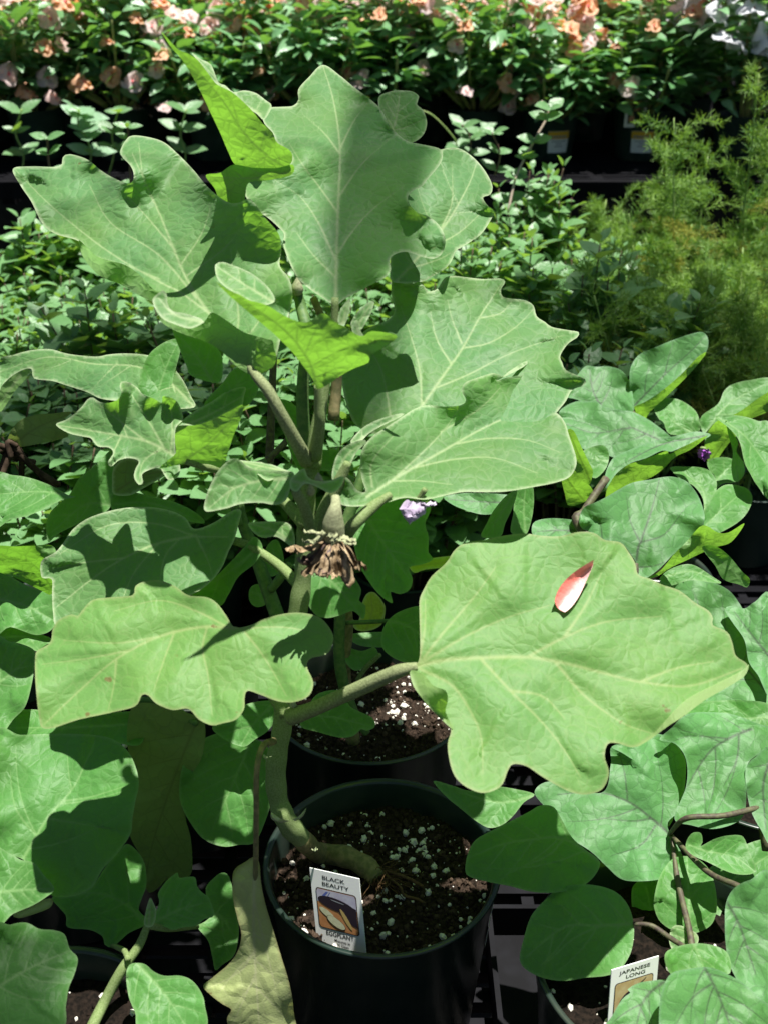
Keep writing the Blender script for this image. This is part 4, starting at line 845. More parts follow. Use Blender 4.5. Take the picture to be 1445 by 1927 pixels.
lf(RC, "1090,855 1110,842 1135,838 1145,855 1140,880 1120,900 1108,890 1105,870", (1140,870), .28, (.0,-.5,.86), "1142,868 1110,862", M_SIDE, auto=2, res=4)
st([(1190,1020,.34),(1200,930,.35),(1195,850,.37),(1190,768,.42)], [.004,.0036,.003,.002], M_STEMP, 'stem', RC)
m = MB(); f3 = MB(); f3.tube(spline([aty(1325,850,.31), aty(1322,846,.31), aty(1322,842,.31)], 3), .0025, 8); f3 = f3.build('flower', M_STEM, RC)
for q in range(6):
    strip(f3, [(1323,848,.31),(1323+4*math.cos(q),852+7*math.sin(q),.306),(1325+6*math.cos(q*1.9),856+10*math.sin(q*1.3),.304)], [.002,.004,.004,.002,.001], M_PUR, 'petal')
# pot right behind the main one
BP, bpc = eggpot(697, 1310, 'leggy eggplant in the black pot directly behind the front pot', fine=True, seed=21, n=200)
st([(665,1395,.13),(655,1330,.13),(648,1250,.13),(655,1180,.135),(650,1100,.14),(640,980,.15)], [.0055,.005,.0045,.004,.003,.002], M_WOOD, 'stem', BP)
st([(690,1380,.10),(660,1330,.105),(640,1250,.11),(640,1160,.115),(645,1080,.12)], [.003,.0042,.0042,.004,.003], M_STEMD, 'stem', BP)
st([(650,1172,.12),(700,1170,.118),(740,1168,.115)], [.0016,.0016,.0014], M_STEMD, 'petiole', BP)
st([(672,1280,.12),(690,1255,.118),(715,1232,.115)], [.0016,.0018,.0016], M_STEM, 'petiole', BP)
lf(BP, "718,1215 720,1185 735,1162 758,1148 790,1140 830,1145 850,1200 830,1260 795,1250 765,1248 735,1235", (725,1168), .10, (0,-.7,.7), "726,1168 770,1180 830,1230", M_SIDE, auto=4)
lf(BP, "565,1365 580,1330 600,1305 640,1300 660,1330 700,1350 705,1368 690,1375 680,1372 665,1385 640,1388 600,1378", (560,1350), .06, (.1,-.6,.8), "570,1345 630,1350 700,1368", M_SIDE, auto=4)
lf(BP, "655,1195 690,1190 730,1188 760,1180 770,1190 740,1215 700,1218 670,1212", (650,1200), .15, N0, "660,1202 720,1200 765,1185", M_SIDE, auto=3)
lf(BP, "680,1140 690,1118 705,1115 722,1135 725,1150 718,1175 695,1187 670,1185 660,1165 675,1168", (690,1190), .17, (0,-.7,.5), "690,1185 700,1150 698,1118", M_YEL, auto=3)
lf(BP, "640,1215 680,1225 705,1218 712,1240 690,1255 668,1262 650,1245", (645,1225), .13, (0,-.5,.8), "648,1225 680,1238 708,1232", M_SIDE, auto=2)
lf(BP, "770,1068 772,1058 800,1052 850,1046 862,1052 845,1066 800,1072 780,1078", (850,1060), .05, (0,-.5,.8), "858,1056 775,1066", M_YEL, auto=1, res=4)
# ---- left of the front pot
LF, lfc = eggpot(60, 2010, 'low broad leaved eggplant in shade at the lower left corner', seed=31)
lf(LF, "-10,1385 40,1383 90,1381 140,1381 185,1384 215,1392 240,1412 255,1440 262,1475 255,1510 250,1540 246,1570 222,1605 195,1635 175,1668 150,1683 120,1688 98,1685 85,1660 60,1640 45,1618 20,1610 -10,1605", (20,1640), -.055, (-.05,-.5,.86), "45,1615 90,1540 140,1480 180,1395", M_SIDE, ["90,1540 150,1550 210,1560", "70,1575 30,1520 20,1450", "115,1508 170,1500 235,1480"], auto=2, droop=1.0)
lf(LF, "-10,1604 20,1607 40,1618 65,1624 82,1645 103,1672 85,1690 60,1705 25,1720 -10,1742", (-10,1680), -.075, (.0,-.55,.83), "-8,1680 40,1675 95,1672", M_SIDE, auto=4)
lf(LF, "-10,1752 20,1740 50,1736 75,1748 100,1750 122,1758 132,1785 147,1803 142,1830 130,1860 125,1890 112,1940 -10,1940", (-10,1860), -.125, (.05,-.5,.86), "-8,1860 60,1820 130,1790", M_SIDE, auto=3)
lf(LF, "98,1690 125,1685 150,1683 175,1668 200,1630 222,1605 240,1588 262,1605 274,1630 276,1665 268,1690 262,1712 275,1728 272,1742 245,1755 225,1772 212,1783 198,1778 193,1762 170,1750 128,1745 124,1722", (275,1738), -.03, (.0,-.55,.83), "272,1735 235,1700 180,1680 120,1690", M_SIDE, auto=4)
lf(LF, "300,1700 298,1682 310,1662 325,1648 335,1642 338,1652 352,1650 368,1651 372,1668 382,1680 394,1690 404,1722 385,1730 370,1742 345,1745 325,1750 305,1742 285,1742", (285,1738), -.06, (.0,-.5,.86), "287,1738 330,1715 380,1700", M_SIDE, auto=4)
lf(LF, "372,1744 385,1735 398,1722 392,1700 388,1672 400,1655 418,1642 432,1650 442,1690 450,1740 448,1775 440,1800 420,1815 406,1826 400,1800 392,1770", (372,1744), -.03, (.1,-.6,.8), "375,1744 410,1720 440,1760", M_SIDE, auto=3)
lf(LF, "238,1835 245,1815 262,1812 275,1815 290,1828 310,1836 340,1836 362,1845 378,1865 386,1890 382,1940 270,1940 255,1905 243,1875", (258,1812), -.09, (.0,-.5,.86), "260,1814 310,1870 350,1930", M_SIDE, auto=4)
lf(LF, "272,1740 275,1715 283,1690 290,1700 295,1715 292,1735 284,1745", (282,1744), -.075, (0,-.9,.3), "281,1743 283,1695", M_TOP, auto=1, res=3.5)
lf(LF, "25,1720 60,1706 85,1692 100,1692 95,1708 60,1722 35,1728", (95,1700), -.02, N0, "95,1700 40,1722", M_DEAD, auto=1)
st([(160,1960,-.11),(195,1890,-.09),(230,1825,-.08),(262,1780,-.072),(278,1742,-.066)], [.0034,.0032,.003,.0026,.002], M_STEM, 'stem', LF)
st([(242,1805,-.08),(235,1790,-.07),(222,1783,-.06),(212,1780,-.05)], [.0018,.0018,.0016,.0012], M_STEM, 'petiole', LF)
st([(282,1742,-.066),(320,1748,-.055),(372,1744,-.035)], [.002,.0018,.0014], M_STEM, 'petiole', LF)
LM, lmc = eggpot(120, 1370, 'shaded eggplant behind the lowest left leaf, with hanging old leaves', seed=32)
lf(LM, "345,1440 365,1405 395,1385 430,1378 470,1388 500,1400 512,1430 512,1500 500,1545 480,1585 450,1590 420,1593 385,1580 360,1550 342,1515 338,1480", (480,1360), .06, (.05,-.75,.65), "480,1375 450,1450 400,1560", M_SIDE, auto=4)
lf(LM, "250,1330 300,1325 350,1340 385,1360 382,1420 360,1460 345,1490 350,1540 360,1580 362,1640 345,1652 315,1655 300,1670 282,1680 272,1660 270,1620 248,1580 240,1540 252,1500 258,1460 240,1400", (370,1360), .04, (.0,-.93,.1), "368,1365 330,1460 290,1580 275,1650", M_OLD, under=True, auto=5, fold=-.05, label='old leaf hanging underside out')
lf(LM, "400,1370 430,1350 465,1325 515,1320 520,1350 505,1375 480,1392 460,1405 430,1395", (515,1320), .05, (.0,-.7,.7), "515,1325 480,1360 455,1400", M_SIDE, auto=3)
lf(LM, "-10,1212 20,1208 45,1213 66,1225 66,1250 60,1290 48,1330 25,1355 5,1385 -10,1410", (-10,1290), .06, N0, "-8,1290 30,1260 60,1230", M_SIDE, auto=3)
lf(LM, "-10,1345 60,1335 150,1345 262,1342 266,1400 200,1396 100,1392 -10,1396", (270,1360), .05, N0, "262,1362 150,1368 -5,1370", M_SIDE, auto=4)
lf(LM, "-10,1180 20,1175 60,1190 95,1200 105,1215 90,1230 70,1226 40,1212 -10,1210", (-10,1220), .10, N0, "-8,1200 50,1198 98,1212", M_SIDE, auto=3)
lf(LM, "-10,1065 30,1090 60,1105 98,1118 105,1140 102,1180 70,1195 20,1180 -10,1190", (-10,1120), .13, (-.1,-.6,.8), "-8,1125 50,1140 98,1165", M_SIDE, auto=3)
st([(120,1380,.09),(200,1330,.08),(300,1320,.07),(370,1362,.04)], [.004,.003,.0026,.002], M_STEMD, 'stem', LM)
LB, lbc = eggpot(150, 1150, 'dark leaved eggplant at the left edge, behind the middle left leaf', seed=33)
lf(LB, "-10,895 25,894 60,900 100,915 130,932 143,935 115,942 90,955 55,970 20,978 -10,990", (143,935), .14, (-.05,-.45,.88), "143,935 80,925 -8,930", M_SIDE, auto=4, fold=.15)
lf(LB, "205,850 212,845 215,870 218,900 212,930 208,955 180,975 150,985 110,1005 92,1020 88,990 95,965 115,945 132,930 150,900 180,875", (210,955), .16, (-.1,-.8,.55), "208,950 160,950 100,1000", M_SIDE, auto=4)
lf(LB, "-10,1030 30,1028 60,1027 90,1025 103,1030 108,1048 103,1080 98,1118 80,1112 55,1100 25,1085 -10,1070", (100,1110), .10, (.1,-.85,-.5), "98,1105 60,1060 -8,1042", M_SIDE, under=True, auto=4)
lf(LB, "22,810 40,790 70,780 100,778 135,775 120,790 108,800 130,818 120,825 90,832 60,838 30,842 15,835", (20,840), .20, (.0,-.93,-.05), "22,838 70,805 130,780", M_OLD, under=True, auto=3)
lf(LB, "215,880 240,862 270,870 300,882 325,885 300,902 272,918 245,932 215,930 212,910", (220,925), .10, (.1,-.7,.6), "222,922 270,895 320,886", M_OLD, auto=2)
lf(LB, "212,930 245,925 290,935 330,945 370,965 385,985 330,975 290,958 250,958 215,968", (215,950), .10, (0,-.6,.8), "218,948 290,948 380,982", M_SIDE, auto=2)
lf(LB, "250,800 270,690 300,650 340,640 330,700 300,790", (280,800), .22, (0,-.8,.6), "280,798 310,700 335,645", M_SIDE, auto=3)
m = MB(); rs = np.random.RandomState(8)
for q in range(9):
    a = aty(5+rs.rand()*30, 835+rs.rand()*15, .2); b = a+rs.uniform(-1, 1, 3)*np.array([.03,.01,.02])-np.array([0,0,.02]); m.tube(spline([a, (a+b)/2+rs.randn(3)*.006, b], 5), .0022, 6)
m.build('withered_tip', M_BARK, LB)
# slim dark stems rising between main plant and herbs
ST, stc = eggpot(360, 1255, 'dark stemmed eggplant standing behind the main stem on the left', R=.056, seed=34)
st([(530,1180,.10),(505,1110,.115),(480,1040,.13),(455,975,.14),(445,900,.15)], [.0052,.005,.0045,.004,.003], M_STEMD, 'stem', ST)
st([(510,1110,.11),(530,1085,.11),(548,1060,.115)], [.003,.003,.0025], M_STEMD, 'branch', ST)
st([(505,930,.24),(508,860,.25),(512,760,.26),(517,640,.27)], [.004,.0035,.003,.0025], M_STEMP, 'stem', ST)
st([(500,870,.23),(540,830,.24),(570,790,.25)], [.0025,.0025,.002], M_STEMP, 'branch', ST)
st([(450,990,.12),(440,940,.13),(432,900,.14),(500,870,.16)], [.003,.003,.003,.003], M_STEMD, 'branch', ST)
lf(ST, "495,1050 505,1025 520,1015 530,1030 535,1055 530,1075 512,1085 495,1075 490,1060", (530,1080), .13, (.1,-.5,.8), "528,1078 510,1020", M_SIDE, auto=2, res=4)
lf(ST, "470,1110 480,1100 498,1102 505,1120 500,1138 482,1142 470,1130", (500,1140), .14, (.1,-.8,.3), "498,1138 480,1104", M_SIDE, auto=2, res=4)
lf(ST, "360,1112 400,1090 430,1062 460,1030 480,1010 495,1030 480,1060 450,1085 430,1120 415,1140 380,1135", (490,1030), .05, (0,-.8,.55), "488,1030 440,1070 370,1115", M_SIDE, auto=3)
lf(ST, "520,760 545,755 575,790 590,850 585,900 560,880 540,830", (585,900), .12, (.2,-.8,.5), "583,895 560,820 530,762", M_SIDE, auto=3)
lf(ST, "545,830 600,845 640,850 640,880 600,885 560,860", (600,885), .1, (0,-.8,.5), "600,883 570,845", M_SIDE, auto=2)

# ---- unseen shade roof, added overhead: cloth pieces shaped to drop shade on the plants
M_CLOTH = simple('unseen_shade_cloth', (.02,.022,.02), .9, .1); _nt = M_CLOTH.node_tree
_t = nd(_nt, 'ShaderNodeBsdfTransparent'); _m = nd(_nt, 'ShaderNodeMixShader'); _m.inputs[0].default_value = .16
_nt.links.new(_nt.nodes['Principled BSDF'].outputs[0], _m.inputs[1]); _nt.links.new(_t.outputs[0], _m.inputs[2]); _nt.links.new(_m.outputs[0], _nt.nodes['Material Output'].inputs[0])
CT = empty('unseen_shade_roof', (0, 1.0, 2.6), 'unseen rails with dark cloth pieces, added overhead to shade the plants', 'shade caster')
CZ = 2.6
for x in (-2.4, 2.6):
    m = MB(); m.box(x-.02, -.9, CZ, x+.02, 4.0, CZ+.04); m.build('unseen_rail', M_BENCH, CT, smooth=False)
for x, y in ((-2.4,-.9),(2.6,-.9),(-2.4,3.9),(2.6,3.9)):
    m = MB(); m.box(x-.025, y-.025, -.75, x+.025, y+.025, CZ-.001); m.build('post', M_BENCH, CT, smooth=False)  # post of the added, unseen shade roof
for k, (x0, x1, y0, y1, z, sd) in enumerate(SHADE):
    dx = SUN.x/SUN.z*(CZ-z); dy = SUN.y/SUN.z*(CZ-z); q = np.random.RandomState(sd); V = []; n_ = 26; cx, cy = (x0+x1)/2, (y0+y1)/2
    for i in range(n_):
        t_ = 2*math.pi*i/n_; kx = abs(math.cos(t_))**.5*(1 if math.cos(t_) > 0 else -1); ky = abs(math.sin(t_))**.5*(1 if math.sin(t_) > 0 else -1); kk = 1+.07*q.randn()
        V.append((cx+dx+(x1-x0)/2*kx*kk, cy+dy+(y1-y0)/2*ky*kk, CZ+.045+.004*k))
    m = MB(); m.add(V, [tuple(range(n_))]); m.build('shade_piece', M_CLOTH, CT)
    m = MB(); yy = cy+dy; m.box(-2.4, yy-.002, CZ+.041, 2.6, yy+.002, CZ+.0435); m.build('unseen_wire', M_BENCH, CT, smooth=False)

M_DST = simple('dill_stem', (.20,.33,.09), .5, .3, 100, (.28,.38,.12))
# ================================================================== HERBS ON THE FRONT BENCH
def bleaf(m, base, dirv, up, L, W, fold=.25, droop=.25, r=0.5, seg=5, mi=0):
    d = Vector(dirv).normalized(); s = d.cross(Vector(up))
    if s.length < 1e-4: s = Vector((1,0,0))
    s.normalize(); n = s.cross(d).normalized(); V = []; F = []
    for i in range(seg+1):
        f = i/seg; w = W*.5*math.sin(math.pi*min(1, f**.8*.97+.02))**.85; c = Vector(base)+d*L*f-n*L*droop*f*f
        V += [c-s*w+n*w*fold, c, c+s*w+n*w*fold]
    for i in range(seg):
        a = 3*i; F += [(a, a+1, a+4, a+3), (a+1, a+2, a+5, a+4)]
    m.add(V, F, mi, r)
M_MINT = small_leaf('mint_leaf', (.10,.235,.080), (.185,.36,.155), (.35,.62,.06), .28, .42)
M_MINTS = simple('mint_stem', (.10,.05,.045), .6, .3, 200, (.12,.10,.05))
def make_herb(seed, rad, hmin, hmax, nst, leafL, label, spread=.35):
    rs = np.random.RandomState(seed)
    t = empty('potted_mint', (0, 0, 0), label, 'potted plant', 'leafy herbs packed on the front bench')
    p = MB(); p.lathe(pot_profile(.055, .10), 40); p.build('pot', M_POTB, t)
    so_ = MB(); so_.lathe([(.0005,.088),(.02,.09),(.035,.088),(.051,.086)], 24); so_.build('soil', M_SOIL, t)
    S = MB(); L = MB()
    for k in range(nst):
        a = rs.uniform(0, 6.283); q = math.sqrt(rs.rand()); b = Vector((.045*q*math.cos(a), .045*q*math.sin(a), .088))
        h = rs.uniform(hmin, hmax); top = Vector((rad*q*math.cos(a)+rs.randn()*.008, rad*q*math.sin(a)+rs.randn()*.008, .088+h*(1-.25*q*q)))
        mid = (b+top)/2+Vector((rs.randn()*.008, rs.randn()*.008, .01)); sp = spline([b, mid, top], 6); S.tube(sp, [.0016*(1-.5*i/12) for i in range(13)], 5)
        nn = int(h/.021); ph = rs.uniform(0, 3.1)
        for j in range(nn):
            f = 1-j*.021/h*(.9 if j < 2 else 1); f = max(f, .12); pos = Vector(sp[0]).lerp(Vector(sp[-1]), 0); ii = min(11, int(f*12)); fr = f*12-ii; pos = Vector(sp[ii]).lerp(Vector(sp[min(12, ii+1)]), fr)
            an = ph+(j % 2)*math.pi/2+rs.randn()*.25; sc_ = leafL*(.42 if j == 0 else .8 if j == 1 else rs.uniform(.85, 1.15)); el = (.9 if j == 0 else .35)
            for sg in (0, math.pi):
                e = el+rs.randn()*.22; d = (math.cos(an+sg)*math.cos(e), math.sin(an+sg)*math.cos(e), math.sin(e)); rr = min(1, max(0, rs.uniform(.0, .8)+(.35 if j < 2 else 0)))
                bleaf(L, pos+Vector(d)*.003, d, (rs.randn()*.2, rs.randn()*.2, 1), sc_*rs.uniform(.85, 1.1), sc_*.66, .22, .18, rr)
            if j > 0 and rs.rand() < .7:
                for sg in (0, math.pi):
                    an2 = an+math.pi/2+sg; d = (math.cos(an2)*.7, math.sin(an2)*.7, .7); bleaf(L, pos, d, (0, 0, 1), sc_*.5, sc_*.32, .2, .1, rs.rand())
    S.build('stems', M_MINTS, t); L.build('foliage', M_MINT, t)
    return t
herbs = [make_herb(50+i, .085, .13+.01*i, .21+.012*i, 30, .034, 'x') for i in range(3)]+[make_herb(60, .10, .13, .24, 20, .046, 'x')]
spots = []
rs = np.random.RandomState(77)
for r_, y in enumerate((.50, .62, .74, .86, .98, 1.10)):
    for c_ in range(12):
        x = -.72+.125*c_+(.06 if r_ % 2 else 0)+rs.randn()*.008
        if y < .6 and x > .12: continue
        if y > .6 and x > .40 and y < .9: continue
        if 722+2034*x/((y+.5)*.88+.17) > 1215: continue
        spots.append((x, y+rs.randn()*.01, r_, c_))
rown = ['front row', 'second row', 'third row', 'fourth row', 'fifth row', 'back row']
cnt = {}
side = lambda x: 'left of the big eggplant' if x < -.12 else ('behind the big eggplant' if x < .12 else 'right of the big eggplant')
ordn = ['first', 'second', 'third', 'fourth', 'fifth', 'sixth', 'seventh', 'eighth', 'ninth', 'tenth', 'eleventh', 'twelfth', 'thirteenth', 'fourteenth']
used = set()
for x, y, r_, c_ in spots:
    v = (r_*2+c_) % 3 if rs.rand() > (.45 if x > .1 else .15) else 3; k = cnt.get((r_, side(x)), 0); cnt[(r_, side(x))] = k+1
    lab = f'small leaved mint clump {side(x)}, {rown[r_]}, {ordn[k]} from its left'
    if v not in used: o = herbs[v]; o.location = (x, y, 0); used.add(v)
    else: o = copy_tree(herbs[v], (x, y, 0))
    o.rotation_euler.z = rs.uniform(0, 6.28); o['label'] = lab; k_ = rs.uniform(.9, 1.12); o.scale = (k_, k_, rs.uniform(.88, 1.08)*((.95 if r_ == 5 else 1.15) if x > .22 else 1.22 if x > .08 and r_ >= 3 else 1.1 if x > .08 or r_ == 5 else 1))
# ---- a long trailing shoot with round leaves reaching the upper bench
sh = empty('trailing_mint_shoot', tuple(aty(960,380,1.05)), 'single long pale mint shoot rising in front of the labelled pots', 'mint shoot')
m = MB(); sp = spline([aty(955,400,1.05), aty(968,340,1.07), aty(985,300,1.08), aty(1010,255,1.09), aty(1030,215,1.10), aty(1018,190,1.1)], 6); m.tube(sp, .0019, 6); m.build('stem', simple('shoot_pale', (.45,.36,.28), .6), sh)
m = MB(); rs = np.random.RandomState(3)
for px, py in ((958,378),(970,335),(990,298),(1005,268),(1025,225),(1035,205)):
    c = Vector(aty(px, py, 1.08)); a0 = rs.uniform(0, 3)
    for q in range(4):
        a = a0+q*1.57; d = (math.cos(a), math.sin(a)*.6, .25+rs.rand()*.4); bleaf(m, c, d, (0,-.5,.8), .026 if q % 2 else .017, .02 if q % 2 else .012, .2, .2, .6)
m.build('foliage', M_MINT, sh)

def shoot(pts, nodes, y, L_, name, label, mat, smat, rs_):
    rs = np.random.RandomState(rs_); t = empty(name, tuple(aty(*pts[0], y)), label, 'shoot'); sp = spline([aty(a, b, y) for a, b in pts], 6)
    m = MB(); m.tube(sp, .0016, 6); m.build('stem', smat, t); m = MB()
    for px, py in nodes:
        c = Vector(aty(px, py, y)); a0 = rs.uniform(0, 3)
        for q in range(4):
            a = a0+q*1.57; d = (math.cos(a), math.sin(a)*.6, .1+rs.rand()*.6); k = 1 if q % 2 else .62; bleaf(m, c, d, (0,-.5,.8), L_*k, L_*.55*k, .2, .15, .5+.4*rs.rand())
    m.build('foliage', mat, t)
shoot([(98,400),(97,340),(92,300),(90,262)], [(90,262),(93,290),(96,330),(98,365)], 1.0, .026, 'mint_shoot', 'dark mint shoot standing up left of the big left leaf', M_MINT, M_MINTS, 2)
shoot([(248,420),(246,330),(243,262),(241,240)], [(241,240),(244,262),(246,300)], 1.0, .020, 'mint_shoot', 'thin mint shoot showing above the notch of the big left leaf', M_MINT, M_MINTS, 3)
shoot([(165,325),(172,295),(165,262),(148,235),(150,205)], [(150,212),(158,222),(168,262),(160,245),(172,290)], 1.50, .046, 'trailing_branch', 'loose branch with long pale leaves hanging before the dark pots at left', small_leaf('branch_leaf', (.20,.38,.20), (.30,.5,.3), (.3,.6,.1)), M_DST, 4)
shoot([(345,330),(350,290),(340,250),(352,205)], [(350,210),(342,245),(350,285)], 1.52, .044, 'trailing_branch', 'leafy branch drooping between the pale upright leaf and the big left leaf', M_MINT, M_DST, 8)
shoot([(205,330),(215,290),(212,250),(225,205)], [(224,212),(213,250),(217,286)], 1.56, .042, 'trailing_branch', 'leafy branch drooping above the notch of the big left leaf', M_MINT, M_DST, 9)
shoot([(40,340),(45,290),(30,250),(42,205)], [(40,212),(33,250),(44,290)], 1.5, .042, 'trailing_branch', 'leafy branch drooping before the leftmost dark pot', M_MINT, M_DST, 10)
shoot([(930,330),(940,290),(925,250)], [(926,252),(938,288),(932,320)], 1.2, .030, 'mint_shoot', 'leafy shoot between the round leaved shoot and the long pale shoot', M_MINT, M_MINTS, 11)
shoot([(880,300),(885,270),(880,250),(868,235)], [(870,240),(882,262),(885,290)], 1.35, .034, 'mint_shoot', 'round leaved shoot rising right of the top leaves', M_MINT, M_MINTS, 5)
shoot([(770,205),(810,215),(850,255),(860,275)], [(862,276),(900,250)], 1.5, .036, 'trailing_branch', 'pale bent branch hanging right of the top leaf', M_MINT, M_DST, 6)

# ---- feathery dill
M_DILL = small_leaf('dill_leaf', (.08,.22,.04), (.28,.44,.09), (.35,.6,.06), .3, .6)
M_DILLY = small_leaf('dill_leaf_yellow', (.34,.42,.07), (.55,.56,.13), (.6,.55,.1), .3, .6)
def make_dill(seed, H, nst, yellow=False, fr=.055, nf=16):
    rs = np.random.RandomState(seed); t = empty('potted_dill', (0,0,0), 'x', 'potted plant', 'feathery dill plants at the right')
    p = MB(); p.lathe(pot_profile(.05, .10), 36); p.build('pot', M_POTB, t)
    S = MB(); L = MB(); LY = MB()
    for k in range(nst):
        a = rs.uniform(0, 6.28); lean = rs.uniform(.02, .10); h = H*rs.uniform(.65, 1.0); b = Vector((.02*math.cos(a), .02*math.sin(a), .09)); top = Vector((lean*math.cos(a), lean*math.sin(a), .09+h))
        sp = spline([b, b.lerp(top, .5)+Vector((rs.randn()*.012, rs.randn()*.012, .01)), top], 8); S.tube(sp, [.0024*(1-.7*i/16) for i in range(17)], 6)
        for j in range(nf):
            f = .15+.85*(j/nf)**.8; ii = min(15, int(f*16)); c = Vector(sp[ii]); an = rs.uniform(0, 6.28); el = rs.uniform(.1, 1.1); d = Vector((math.cos(an)*math.cos(el), math.sin(an)*math.cos(el), math.sin(el)))
            Lr = fr*rs.uniform(.6, 1.3); tgt = LY if (rs.rand() < (.7 if yellow else .12) and f < .62) else L; rr = rs.rand()
            end = c+d*Lr-Vector((0,0,Lr*.15)); mid = c+d*Lr*.5+Vector((0,0,.006)); fs = spline([c, mid, end], 5)
            def thread(p0, d0, l, w):
                s = d0.cross(Vector((rs.randn(), rs.randn(), rs.randn()))).normalized()*w; e = p0+d0*l; tgt.add([p0-s, p0+s, e+s*.4, e-s*.4], [(0,1,2,3)], 0, rr)
            for i in range(len(fs)-1):
                a_, b_ = Vector(fs[i]), Vector(fs[i+1]); thread(a_, (b_-a_).normalized(), (b_-a_).length, .0007)
                for q in range(6):
                    dd = (d*.9+Vector((rs.randn(), rs.randn(), rs.randn()))*.75).normalized(); l2 = .014*rs.uniform(.6, 1.3); thread(a_, dd, l2, .0005)
                    for u in range(2): thread(a_+dd*l2*.55, (dd+Vector((rs.randn(), rs.randn(), rs.randn()))*.6).normalized(), l2*.6, .0004)
    S.build('stems', M_DST, t); L.build('foliage', M_DILL, t)
    if LY.v: LY.build('dry_foliage', M_DILLY, t)
    return t
dills = [make_dill(5, .46, 5, True, .055, 22), make_dill(6, .25, 9, True, .05, 15)]
dl = [(1,.37,.84,'dill clump between the mint and the tallest dill, nearer'),(1,.40,1.0,'dill clump at the foot of the tallest dill'),(1,.33,.72,'low dill clump beside the upright dark veined leaf'),(0,.455,1.02,'tallest dill plant, reaching up in front of the white flowers'),(1,.50,.94,'yellowing dill clump below the tallest dill'),(1,.60,1.10,'yellowing dill clump at the right edge, behind'),(0,.64,1.13,'tall dill plant cut by the right edge of the picture'),(1,.44,.80,'short dark dill clump beside the mint'),(1,.53,.76,'short dill clump just above the dark veined eggplant'),(1,.62,.90,'dill clump low at the right edge'),(1,.36,1.17,'small dill tuft in front of the labelled pots'),(1,.45,.68,'lowest dill clump behind the upright dark veined leaf')]
us = set()
for v, x, y, lab in dl:
    if v not in us: o = dills[v]; o.location = (x, y, 0); us.add(v); o['label'] = lab
    else: o = copy_tree(dills[v], (x, y, 0), lab)
    o.rotation_euler.z = rs.uniform(0, 6.28)
    if v == 0 and y > 1.1: o.scale = (.85,)*3

# ================================================================== FLOWERING PLANTS ON THE RAISED BENCH
ZT = .283
M_IMP = small_leaf('impatiens_leaf', (.100,.270,.095), (.260,.480,.250), (.25,.55,.06), .25, .33)
M_IMPS = simple('impatiens_stem', (.22,.30,.08), .4, .4, 60, (.32,.30,.12))
M_PEACH = small_leaf('peach_petal', (.97,.66,.58), (.98,.86,.83), (1,.72,.62), .5, .6)
M_ORAN = small_leaf('orange_petal', (.90,.50,.28), (.93,.64,.42), (.9,.4,.1), .35, .6)
M_WHT = small_leaf('white_petal', (.84,.86,.90), (.90,.90,.92), (.8,.8,.85), .35, .6)
M_EYE = simple('flower_eye', (.75,.10,.12), .6)
def flower_mesh(seed, mat, R=.024):
    rs = np.random.RandomState(seed); m = MB()
    for k in range(5):
        a = k*1.2566+rs.randn()*.1; d = Vector((math.cos(a), math.sin(a), .25)); 
        s = Vector((-math.sin(a), math.cos(a), 0)); V = []; F = []; n = 6
        for i in range(n+1):
            f = i/n; w = R*.52*math.sin(math.pi*(.05+.78*f))**.8; c = d*R*f*(1.0 if k else .8)+Vector((0,0,-R*.35*f*f+.004*math.sin(f*6+k*2.1)))
            for j in (-1, -.5, 0, .5, 1): V.append(c+s*w*j+Vector((0,0,R*.22*abs(j)*math.sin(k*3+f*5+j)))-d*R*.12*j*j*f)
        for i in range(n):
            for j in range(4): q = i*5+j; F.append((q, q+1, q+6, q+5))
        m.add(V, F, 0, rs.rand())
    m.lathe([(.0001,.003),(.0025,.0035),(.003,.001)], 8, 1)
    return m.mesh('flower', [mat, M_EYE])
M_PALE = small_leaf('pale_pink_petal', (.92,.74,.72), (.95,.88,.86), (1,.75,.7), .5, .6)
FM = [flower_mesh(i, [M_PEACH, M_PALE, M_ORAN][i], [.021,.023,.020][i]) for i in range(3)]; FW = [flower_mesh(9, M_WHT, .036), flower_mesh(10, M_WHT, .040)]
